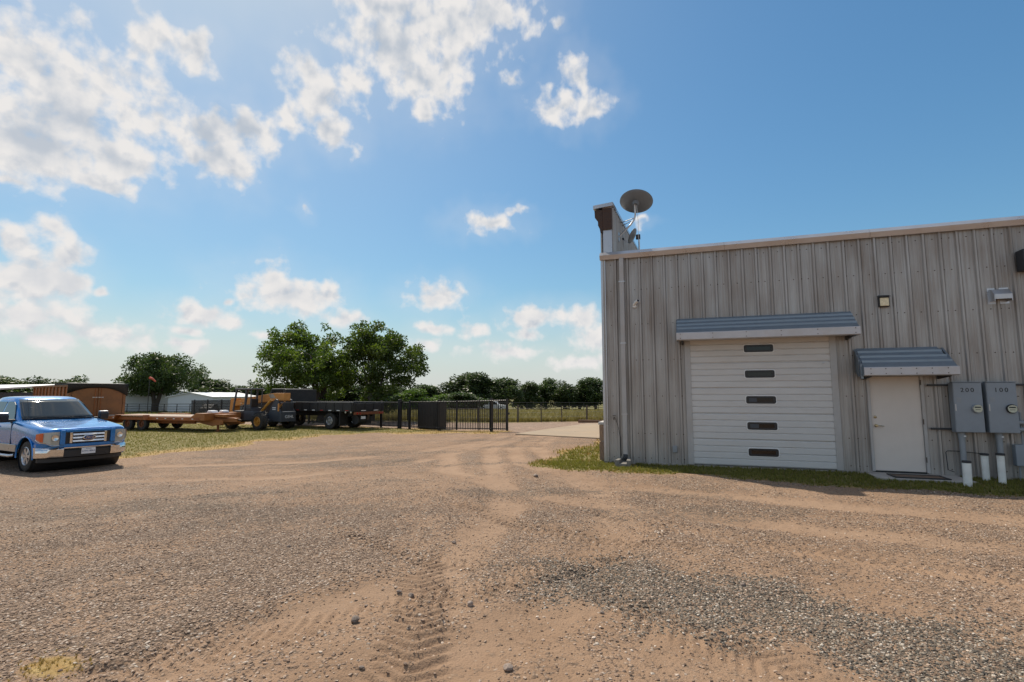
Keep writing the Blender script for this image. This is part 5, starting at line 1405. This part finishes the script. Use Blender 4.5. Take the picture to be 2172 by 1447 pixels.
# ------------------------------------------------------------------ field wire fence with posts
wf = thing('wire_fence', 'low wire fence with dark posts along the dry field', 'fence', (-11.2, 33.6, -.2))
wa, wb = Vector((-30, 35.2)), Vector((4, 33.0)); L = (wb - wa).length; wd = (wb - wa) / L
k = 0; t = 0.
rs = random.Random(11)
while t < L:
    q = wa + wd * t; hgt = rs.uniform(1.0, 1.2)
    MB().tube([(0, 0, -.2), (rs.uniform(-.03, .03), 0, hgt)], .035 if k % 3 else .06, 6).build('post', MT['post_wood'], wf, (q.x + 11.2, q.y - 33.6, gzf(q.x, q.y) + .2))
    t += rs.uniform(1.35, 1.8); k += 1
for z in (.35, .65, .95):
    mb = MB(); mb.tube([((wa + wd * (L * i / 12)).x + 11.2, (wa + wd * (L * i / 12)).y - 33.6, gzf(*(wa + wd * (L * i / 12))) + .2 + z) for i in range(13)], .006, 4)
    mb.build('wire', MT['wire'], wf)
tag(MB().box(-6.6, -3.3, 32.35, 32.6, -.12, .12).build('timber_curb', MT['timber'], bevel=.02), 'brown timber curb at the far edge of the driveway', 'timber curb')
def pipe_fence(name, label, a, b, h, n):
    r_ = thing(name, label, 'fence', (a[0], a[1], gzf(*a)))
    a = Vector(a); b = Vector(b)
    for i in range(n + 1):
        q = a + (b - a) * i / n
        MB().tube([(0, 0, -.2), (0, 0, h)], .06, 6).build('post', MT['pipe_fence'], r_, (q.x - a.x, q.y - a.y, gzf(q.x, q.y) - gzf(a.x, a.y)))
    for z in (.35, .7, 1.05, h):
        mb = MB(); mb.tube([((b - a).x * i / n, (b - a).y * i / n, gzf(*(a + (b - a) * i / n)) - gzf(a.x, a.y) + z) for i in range(n + 1)], .045, 5); mb.build('rail', MT['pipe_fence'], r_)
pipe_fence('pipe_fence', 'dark pipe rail fence before the white sheds', (-93, 60), (-62, 62), 1.5, 12)
pipe_fence('pipe_fence', 'far dark rail fence under the tree line beyond the dry field', (-45, 86), (10, 96), 1.5, 22)

# ------------------------------------------------------------------ distant sheds, car, windsock
def shed(name, label, loc, rz, L, W, h, rise):
    s_ = thing(name, label, 'shed', (loc[0], loc[1], gzf(*loc)), rz)
    MB().prism([(-W / 2, -.3), (W / 2, -.3), (W / 2, h), (0, h + rise), (-W / 2, h)], 'x', -L / 2, L / 2).build('wall', MT['shed_white'], s_)
    for sg in (-1, 1):
        MB().prism([(0, h + rise + .03), (sg * (W / 2 + .3), h - .06), (sg * (W / 2 + .3), h + .06), (0, h + rise + .15)], 'x', -L / 2 - .3, L / 2 + .3).build('roof', MT['shed_roof'], s_)
    return s_
s1 = shed('white_shed', 'white gabled metal shed under the big round tree', (-98, 69), R(-20), 9, 9, 2.6, 1.5)
s2 = shed('white_shed', 'low white shed with flat gable right of the round tree', (-83, 73), R(-75), 14, 8, 2.6, .7)
s3 = shed('white_shed', 'grey shed partly hidden behind the gabled white shed', (-103, 79), R(-40), 10, 8, 3.4, .6)
for s_, x in ((s2, 0),): MB().box(-1.2, 1.2, -4.03, -4.0, 0, 2.1).build('door', MT['shed_roof'], s_)
fc = thing('parked_car', 'small dark car parked before the low white shed', 'car', (-73.5, 63.5, gzf(-73.5, 63.5)), R(-60))
MB().prism([(-2.1, .35), (-2.1, .85), (-1.5, .95), (-1.0, 1.42), (.5, 1.42), (1.1, .98), (2.0, .88), (2.1, .35)], 'y', -.85, .85).build('body', MT['far_dark'], fc, bevel=.06, seg=3)
for x in (-1.3, 1.3):
    for s in (-1, 1): wheel_parts(fc, x, s * .78, .32, .32, .2, MT['alloy'], s, .6, 0)
for s in (-1, 1): MB().prism([(-1.35, .95), (-.95, 1.36), (.45, 1.36), (.95, .98)], 'y', s * .852, s * .858).build('side_window', MT['dark_glass'], fc)
ws = thing('windsock_pole', 'thin pole carrying a small red windsock before the round tree', 'windsock', (-69.7, 50.6, gzf(-69.7, 50.6)))
MB().tube([(0, 0, -.2), (0, 0, 5.2)], .045, 8).build('pole', MT['pipe_fence'], ws)
MB().tube([(0, 0, 5.1), (.4, .1, 4.95), (.9, .2, 4.55)], [.17, .13, .08], 10, False).build('sock', MT['windsock'], ws)
up_ = thing('utility_pole', 'slim utility pole rising among the trees behind the box trailer', 'pole', (-88, 43, gzf(-88, 43)))
MB().tube([(0, 0, -.3), (0, 0, 6.4)], [.13, .09], 8).build('pole', MT['post_wood'], up_)
MB().box(-.5, .5, -.05, .05, 6.0, 6.12).build('crossarm', MT['post_wood'], up_)
fp = thing('parked_pickup', 'distant white pickup seen through the gate pickets', 'pickup truck', (-33.5, 88, gzf(-33.5, 88)), R(8))
MB().prism([(-2.6, .45), (-2.6, 1.05), (-.9, 1.1), (-.75, 1.75), (.5, 1.75), (1.1, 1.15), (2.4, 1.05), (2.5, .45)], 'y', -.9, .9).build('body', MT['rim_white'], fp, bevel=.06)
for x in (-1.7, 1.6):
    for s in (-1, 1): wheel_parts(fp, x, s * .8, .37, .37, .24, MT['alloy'], s, .55, 0)
for s in (-1, 1): MB().prism([(-.7, 1.15), (-.6, 1.68), (.45, 1.68), (.95, 1.18)], 'y', s * .902, s * .91).build('side_window', MT['dark_glass'], fp)

# ------------------------------------------------------------------ trees
def leaf_cloud(centres, radii, n, size, rs, droop=.25, flat=.8):
    """many small leaf blades in clumps: verts, quads, tone"""
    c = np.asarray(centres); r_ = np.asarray(radii)
    w = r_ ** 2; idx = rs.choice(len(c), n, p=w / w.sum())
    d = rs.normal(0, 1, (n, 3)); d /= np.linalg.norm(d, axis=1)[:, None]
    rad = r_[idx] * rs.uniform(.25, 1.05, n) ** .6
    p = c[idx] + d * rad[:, None] * np.array([1, 1, flat])
    ax = d * .6 + rs.normal(0, .7, (n, 3)); ax[:, 2] -= droop; ax /= np.linalg.norm(ax, axis=1)[:, None]
    sd = np.cross(ax, rs.normal(0, 1, (n, 3))); sd /= np.linalg.norm(sd, axis=1)[:, None]
    s = size * rs.uniform(.6, 1.35, n)[:, None]
    v = np.stack([p, p + ax * s * .5 + sd * s * .26, p + ax * s, p + ax * s * .5 - sd * s * .26], 1).reshape(-1, 3)
    q = np.arange(4 * n).reshape(n, 4)
    clump = rs.rand(len(c))
    tone = np.repeat(np.clip(.55 * clump[idx] + .45 * rs.rand(n), 0, 1), 4)
    return v, q, tone
def tree_meshes(seed, h, rx, ry, base, lobes, nclump, nleaf, leaf, lean=(0, 0), trunk_r=.2, forks=3, split=.22, clump_r=(.35, .6), elo=-.85):
    """trunk mesh and crown mesh around the origin; crown from z=base to h"""
    rs = np.random.RandomState(seed)
    cz = (h + base) / 2; rz = (h - base) / 2
    L = []
    for i in range(lobes):
        a = 2 * math.pi * (i + rs.uniform(-.3, .3)) / lobes; e = rs.uniform(elo, .95)
        rr_ = math.sqrt(max(0, 1 - e * e)) * rs.uniform(.45, .68)
        L.append((lean[0] + rx * rr_ * math.cos(a), lean[1] + ry * rr_ * math.sin(a), cz + rz * e * .62, rs.uniform(.34, .52)))
    L.append((lean[0], lean[1], cz + rz * .35, .5))
    C = []; CR = []
    for i in range(nclump):
        l_ = L[rs.randint(len(L))]
        d = rs.normal(0, 1, 3); d /= np.linalg.norm(d); t = rs.uniform(.35, 1.0) ** .5
        C.append((l_[0] + d[0] * rx * l_[3] * t, l_[1] + d[1] * ry * l_[3] * t, max(base + .1, min(h - .15, l_[2] + d[2] * rz * l_[3] * 1.1 * t)))); CR.append(rs.uniform(*clump_r))
    v, q, tone = leaf_cloud(C, CR, nleaf, leaf, rs)
    crown = np_mesh('crown', v, q); add_attr(crown, 'leafc', tone)
    mb = MB()
    zf = h * split
    forkp = []
    for f in range(forks):
        a = 2 * math.pi * f / forks + rs.uniform(-.4, .4)
        top = Vector((lean[0] * .5 + rx * .28 * math.cos(a), lean[1] * .5 + ry * .28 * math.sin(a), cz + rz * rs.uniform(-.05, .35)))
        b0 = Vector((.18 * trunk_r * math.cos(a), .18 * trunk_r * math.sin(a), -.3))
        b1 = Vector((.5 * trunk_r * math.cos(a), .5 * trunk_r * math.sin(a), zf * .6))
        m = b1.lerp(top, .5) + Vector((rs.uniform(-.2, .2), rs.uniform(-.2, .2), .15))
        mb.tube([b0, b1, m, top], [trunk_r * .95, trunk_r * .72, trunk_r * .42, trunk_r * .16], 8)
        forkp += [(b1.lerp(m, .6), trunk_r * .45), (m, trunk_r * .36), (m.lerp(top, .5), trunk_r * .26), (top, trunk_r * .16)]
    for i in range(min(nclump, 60)):
        c = Vector(C[i]); p, r0 = min(forkp, key=lambda t: (t[0] - c).length + max(0, t[0].z - c.z) * 1.2)
        m = p.lerp(c, .5) + Vector((0, 0, .12 * (c - p).length))
        mb.tube([p, m, c], [r0 * .55, r0 * .32, .012], 5, False)
    trunk = mb.mesh('trunk'); trunk.shade_smooth()
    return trunk, crown
def place_tree(name, label, meshes, x, y, scale=(1, 1, 1), rz=0, bark='bark', group=None, leafm=None, dz=0):
    t = thing(name, label, 'tree', (x, y, gzf(x, y) + dz), rz, group)
    t.scale = scale
    for nm, me, m in (('trunk', meshes[0], bark), ('crown', meshes[1], leafm)):
        if len(me.materials) == 0: me.materials.append(MT[m])
        o = bpy.data.objects.new(nm, me); col.objects.link(o); o.parent = t
        if leafm and nm == 'crown':
            o.material_slots[0].link = 'OBJECT'; o.material_slots[0].material = MT[leafm]
    return t
TA = tree_meshes(21, 8.1, 4.5, 3.6, .9, 11, 215, 27000, .20, (-1.3, .1), .24, 4, .16, (.30, .62))
place_tree('pecan_tree', 'taller left tree of the leafy pair behind the picket fence', TA, -25.66, 31.6, leafm='leaf_pecan', group=None)
TB = tree_meshes(37, 7.6, 3.9, 3.4, .8, 10, 180, 23000, .20, (.5, 0), .20, 4, .14, (.30, .62))
place_tree('pecan_tree', 'rounder right tree of the leafy pair behind the picket fence', TB, -22.6, 33.6, bark='bark_grey', leafm='leaf_pecan', group=None)
TO = tree_meshes(5, 10.6, 7.6, 6.8, 2.2, 10, 200, 21000, .42, (0, 0), .5, 4, .2, (.8, 1.5))
place_tree('oak_tree', 'broad dark round tree over the white sheds at the left', TO, -90.5, 67.0, leafm='leaf_oak')
FT = [tree_meshes(60 + i, 8.0, 3.2 - .25 * (i % 3), 3.0, (.1 + .08 * i), 7 + i % 3, 100, 9000, .40, (0, 0), .22, 3, .2, (.6, 1.1)) for i in range(6)]
ORD = ['first', 'second', 'third', 'fourth', 'fifth', 'sixth', 'seventh', 'eighth', 'ninth', 'tenth', 'eleventh', 'twelfth', 'thirteenth', 'fourteenth', 'fifteenth']
# bearing (degrees clockwise from +Y), distance, height, width of each far tree
def bearing(x): return math.atan2((x - 1086) / 1086.0, 1.0) - R(18.8)
def far_row(rows, labf, name='field_tree', leafm='leaf_far', group=None):
    for i, (bx, dep, h, w) in enumerate(rows):
        a = bearing(bx); d = dep / math.cos(a + R(18.8)); x, y = d * math.sin(a), d * math.cos(a)
        k = (i * 7 + int(bx)) % 6
        wk = 3.2 - .25 * (k % 3)
        place_tree(name, labf(i), FT[k], x, y, (1.25 * w / wk, 1.25 * w / wk, h / 8.0 * (.88 + .26 * ((i * 37 + int(bx)) % 11) / 10)), (i * 2.4) % 6.28, leafm=leafm if (i * 5) % 3 else 'leaf_oak', group=group)
far_row([(1262, 104, 5.9, 2.6), (1228, 106, 6.1, 2.8), (1196, 104, 6.0, 2.5), (1158, 107, 6.2, 2.7), (1118, 104, 5.9, 2.6), (1071, 100, 6.7, 2.7), (1014, 101, 7.0, 3.5), (985, 106, 8.2, 3.6), (905, 104, 6.2, 3.6), (868, 108, 5.2, 3.2), (835, 112, 5.3, 3.6)],
        lambda i: '%s tree counted leftwards from the metal building in the far tree line' % ORD[i], group='far tree line')
far_row([(985, 88, 3.6, 3.2), (940, 92, 2.9, 2.2), (880, 84, 3.3, 2.6)], lambda i: ['pale green round bush above the middle of the gate', 'small yellowish bush left of the tall far tree', 'rounded bush at the foot of the leafy pair, right side'][i], 'field_bush', 'leaf_light')
far_row([(800, 112, 5.0, 4.0), (745, 112, 5.0, 4.0), (690, 112, 4.9, 4.0), (640, 112, 5.0, 4.0), (590, 110, 5.6, 3.6), (545, 108, 6.3, 3.6), (505, 106, 6.0, 3.6), (470, 106, 6.1, 3.8), (436, 108, 6.4, 3.6)],
        lambda i: '%s tree from the right in the row behind the handler and leafy pair' % ORD[i], group='trees behind the handler')
far_row([(205, 104, 5.2, 2.6), (165, 104, 7.2, 4.0), (125, 108, 6.3, 3.6), (85, 105, 6.2, 4.2), (40, 106, 6.3, 4.2), (0, 104, 6.6, 4.0), (-50, 106, 6.6, 4.4)],
        lambda i: '%s tree from the right in the row behind the box trailer' % ORD[i], group='trees behind the box trailer')

# ------------------------------------------------------------------ scattered stuff by geometry nodes
def hidden_coll(name, meshes):
    c = bpy.data.collections.new(name)
    for i, me in enumerate(meshes):
        c.objects.link(bpy.data.objects.new('%s_%02d' % (name, i), me))
    return c
def scatter(name, label, pts, rots, scales, coll, nvar, rs):
    me = bpy.data.meshes.new(name); me.from_pydata([], [], [])
    me.vertices.add(len(pts)); me.vertices.foreach_set('co', np.asarray(pts, np.float32).ravel())
    a = me.attributes.new('rot', 'FLOAT_VECTOR', 'POINT'); a.data.foreach_set('vector', np.asarray(rots, np.float32).ravel())
    a = me.attributes.new('scl', 'FLOAT_VECTOR', 'POINT'); a.data.foreach_set('vector', np.asarray(scales, np.float32).ravel())
    a = me.attributes.new('idx', 'INT', 'POINT'); a.data.foreach_set('value', rs.randint(0, nvar, len(pts)).astype(np.int32))
    o = bpy.data.objects.new(name, me); col.objects.link(o); tag(o, label, name.replace('_', ' ').split()[-1], kind='stuff')
    ng = bpy.data.node_groups.new(name, 'GeometryNodeTree')
    ng.interface.new_socket('Geometry', in_out='INPUT', socket_type='NodeSocketGeometry'); ng.interface.new_socket('Geometry', in_out='OUTPUT', socket_type='NodeSocketGeometry')
    N, Lk = ng.nodes, ng.links
    gi = N.new('NodeGroupInput'); go_ = N.new('NodeGroupOutput'); ip = N.new('GeometryNodeInstanceOnPoints')
    ci = N.new('GeometryNodeCollectionInfo'); ci.inputs['Collection'].default_value = coll
    ci.inputs['Separate Children'].default_value = True; ci.inputs['Reset Children'].default_value = True
    def na(nm, t):
        q = N.new('GeometryNodeInputNamedAttribute'); q.data_type = t; q.inputs['Name'].default_value = nm; return q.outputs['Attribute']
    e2r = N.new('FunctionNodeEulerToRotation')
    Lk.new(na('rot', 'FLOAT_VECTOR'), e2r.inputs[0]); Lk.new(e2r.outputs[0], ip.inputs['Rotation'])
    Lk.new(na('scl', 'FLOAT_VECTOR'), ip.inputs['Scale']); Lk.new(na('idx', 'INT'), ip.inputs['Instance Index'])
    Lk.new(gi.outputs[0], ip.inputs['Points']); Lk.new(ci.outputs[0], ip.inputs['Instance']); ip.inputs['Pick Instance'].default_value = True
    Lk.new(ip.outputs[0], go_.inputs[0])
    m = o.modifiers.new('scatter', 'NODES'); m.node_group = ng
    return o
def pebble(seed, mat, sub=1):
    rs = np.random.RandomState(seed)
    bm = bmesh.new(); bmesh.ops.create_icosphere(bm, subdivisions=sub, radius=1.0)
    ax = rs.uniform(.65, 1.15, 3); ax[2] *= .62
    for v in bm.verts:
        f = rs.uniform(.78, 1.12); v.co = Vector((v.co.x * ax[0] * f, v.co.y * ax[1] * f, v.co.z * ax[2] * f))
    me = bpy.data.meshes.new('pebble'); bm.to_mesh(me); bm.free(); me.materials.append(MT[mat]); return me
PT = hidden_coll('pebble_tan', [pebble(i, 'gravel_tan') for i in range(6)])
PG = hidden_coll('pebble_grey', [pebble(20 + i, 'gravel_grey') for i in range(6)])
rs = np.random.RandomState(4)
def cand(n, y0, y1, spread=1.12):
    """random points over the part of the yard in front of the camera, evenly per area"""
    y = np.sqrt(rs.uniform(y0 ** 2, y1 ** 2, n)); a = rs.uniform(-R(66), R(30), n)
    return y * np.sin(a) / np.cos(0), y * np.cos(a)
def gravel_pts(n, d0, d1, key, smin, smax, power=1.0):
    x, y = cand(n, d0, d1)
    mk = masks(x, y)
    keep = rs.rand(n) < (mk[key] ** power) * (1 - mk['grass'] * .85)
    keep &= ~((y > 12.4) & (x > -2.2)) & (y > 1.5) & (rs.rand(n) < sstep(13, 8, np.hypot(x, y)) + .25)
    x, y = x[keep], y[keep]; m = len(x)
    s = smin + (smax - smin) * rs.rand(m) ** 3.0
    z = hq(x, y) + s * .18
    r3 = rs.uniform(-.35, .35, (m, 3)); r3[:, 2] = rs.uniform(0, 6.28, m)
    return np.stack([x, y, z], 1), r3, np.stack([s, s, s * rs.uniform(.7, 1.1, m)], 1)
p, r3, s3 = gravel_pts(260000, 2.3, 9.5, 'gravel', .003, .014, .8)
p2, r32, s32 = gravel_pts(60000, 2.3, 14, 'gravel', .007, .018, .8)
scatter('tan_gravel', 'loose tan and pale gravel spread over the yard', np.vstack([p, p2]), np.vstack([r3, r32]), np.vstack([s3, s32]), PT, 6, rs)
p, r3, s3 = gravel_pts(230000, 3.2, 7.2, 'dark', .004, .014, 1.0)
scatter('grey_gravel', 'dark grey crushed gravel spilled across the foreground', p, r3, s3, PG, 6, rs)

# grass tufts
def tuft(seed, mat, n=14, h=1.0, spread=.35, wid=.05, curl=.5):
    rs_ = np.random.RandomState(seed); V = []; Q = []; T = []
    for i in range(n):
        a = rs_.uniform(0, 6.28); b = rs_.uniform(0, spread); lean = rs_.uniform(.1, curl); hh = h * rs_.uniform(.5, 1.0)
        bx, by = b * math.cos(a) * .5, b * math.sin(a) * .5; dx, dy = math.cos(a + rs_.uniform(-.8, .8)), math.sin(a + rs_.uniform(-.8, .8)); w = wid * rs_.uniform(.6, 1.2)
        o = len(V)
        for t in (0, .5, 1.0):
            px, py, pz = bx + dx * lean * hh * t * t, by + dy * lean * hh * t * t, hh * (t - .25 * lean * t * t)
            ww = w * (1 - .85 * t)
            V += [(px - dy * ww, py + dx * ww, pz), (px + dy * ww, py - dx * ww, pz)]
        Q += [(o, o + 1, o + 3, o + 2), (o + 2, o + 3, o + 5, o + 4)]; T += [rs_.rand()] * 6
    me = np_mesh('tuft', np.array(V), np.array(Q)); add_attr(me, 'leafc', np.array(T)); me.materials.append(MT[mat]); return me
TG = hidden_coll('tuft_green', [tuft(i, 'grass_green') for i in range(5)])
TD = hidden_coll('tuft_dry', [tuft(10 + i, 'grass_dry') for i in range(5)])
TF = hidden_coll('tuft_field', [tuft(20 + i, 'grass_field', 18, 1.0, .5, .03, .6) for i in range(5)])
def grass_pts(n, x0, x1, y0, y1, hmin, hmax, wantdry, extra=None):
    x = rs.uniform(x0, x1, n); y = rs.uniform(y0, y1, n); mk = masks(x, y)
    pd = np.clip(mk['dry'] + (fbm(x * 1.5, y * 1.5, 77, 3) - .5) * .8, 0, 1)
    keep = (rs.rand(n) < mk['grass']) & (rs.rand(n) < (pd if wantdry else 1 - pd))
    keep &= ~((y > WY - .03) & (x > X0 - .2)) & ~((x > 3.6) & (x < 5.28) & (y > 12.4)) & ~((np.abs(x + 1.5) < .24) & (y > 12.58))
    if extra is not None: keep &= extra(x, y)
    x, y = x[keep], y[keep]; m = len(x); s = rs.uniform(hmin, hmax, m)
    r3 = np.zeros((m, 3)); r3[:, 2] = rs.uniform(0, 6.28, m)
    return np.stack([x, y, hq(x, y) - .005], 1), r3, np.stack([s * 1.15, s * 1.15, s], 1)
A = [grass_pts(14000, -4.2, 8, 10.7, 13.4, .035, .085, False), grass_pts(5000, -4.2, -2.1, 12.5, 30, .05, .11, False), grass_pts(52000, -36, -8, 9.5, 27, .025, .07, False)]
scatter('green_grass', 'short green grass along the wall and under the trailers', *[np.vstack([q[i] for q in A]) for i in range(3)], TG, 5, rs)
A = [grass_pts(8000, -4.2, 8, 10.7, 13.4, .03, .07, True), grass_pts(3500, -4.2, -2.1, 12.5, 30, .04, .09, True), grass_pts(36000, -36, -7, 9.5, 27, .025, .06, True), grass_pts(2600, -4.8, -3.2, 1.9, 2.9, .012, .035, True)]
scatter('dry_grass', 'dry straw coloured grass at the edges of the gravel', *[np.vstack([q[i] for q in A]) for i in range(3)], TD, 5, rs)
n = 16000
x = rs.uniform(-45, 6, n); y = 34.3 + 50 * rs.rand(n) ** 1.6 - x * .02; s = rs.uniform(.25, .62, n)
r3 = np.zeros((n, 3)); r3[:, 2] = rs.uniform(0, 6.28, n)
scatter('field_grass', 'tall dry field grass beyond the wire fence', np.stack([x, y, gz(x, y) - .02], 1), r3, np.stack([s, s, s], 1), TF, 5, rs)
n = 7000
x = rs.uniform(-100, -24, n); y = 28.5 + 40 * rs.rand(n) ** 1.5 + np.maximum(0, -x - 40) * .25; s = rs.uniform(.12, .40, n)
r3 = np.zeros((n, 3)); r3[:, 2] = rs.uniform(0, 6.28, n)
scatter('meadow_grass', 'rough green meadow grass behind the picket fence', np.stack([x, y, gz(x, y) - .02], 1), r3, np.stack([s, s, s], 1), TG, 5, rs)

# ------------------------------------------------------------------ loose stones one can pick out
def rock(x, y, s, seed, label, group=None):
    bm = bmesh.new(); bmesh.ops.create_icosphere(bm, subdivisions=2, radius=1.0); r_ = np.random.RandomState(seed)
    ax = r_.uniform(.7, 1.2, 3); ax[2] *= .7
    nrm = [r_.normal(0, 1, 3) for _ in range(7)]
    for v in bm.verts:
        c = np.array(v.co)
        for q in nrm:
            q_ = q / np.linalg.norm(q); dd = c @ q_ - .72
            if dd > 0: c = c - q_ * dd
        v.co = Vector(c * ax * s)
    me = bpy.data.meshes.new('loose_stone'); bm.to_mesh(me); bm.free()
    o = link('loose_stone', me, MT['rock'], None, (x, y, float(hq(x, y)[0]) + s * .42), (0, 0, r_.uniform(0, 6)))
    tag(o, label, 'stone', group)
for i, (x, y, s, lab) in enumerate([(-2.42, 3.45, .045, 'largest dark stone lying in the left foreground'), (-1.12, 3.22, .038, 'pale tan stone in the middle foreground'), (1.32, 3.30, .032, 'dark stone lying alone in the right foreground'), (-3.05, 10.5, .07, 'lone dark clod in the middle of the gravel lane'), (2.05, 2.95, .026, 'small dark stone near the bottom right corner'), (-1.72, 4.0, .035, 'grey stone left of the tyre tread marks')]):
    rock(x, y, s, 100 + i, lab)
q = np.random.RandomState(8)
for i in range(14):
    y = q.uniform(2.7, 6.0); x = q.uniform(-.95, .55) * y - .2
    rock(x, y, q.uniform(.016, .028), 200 + i, 'small loose stone scattered on the foreground gravel', 'small loose stones in the yard')
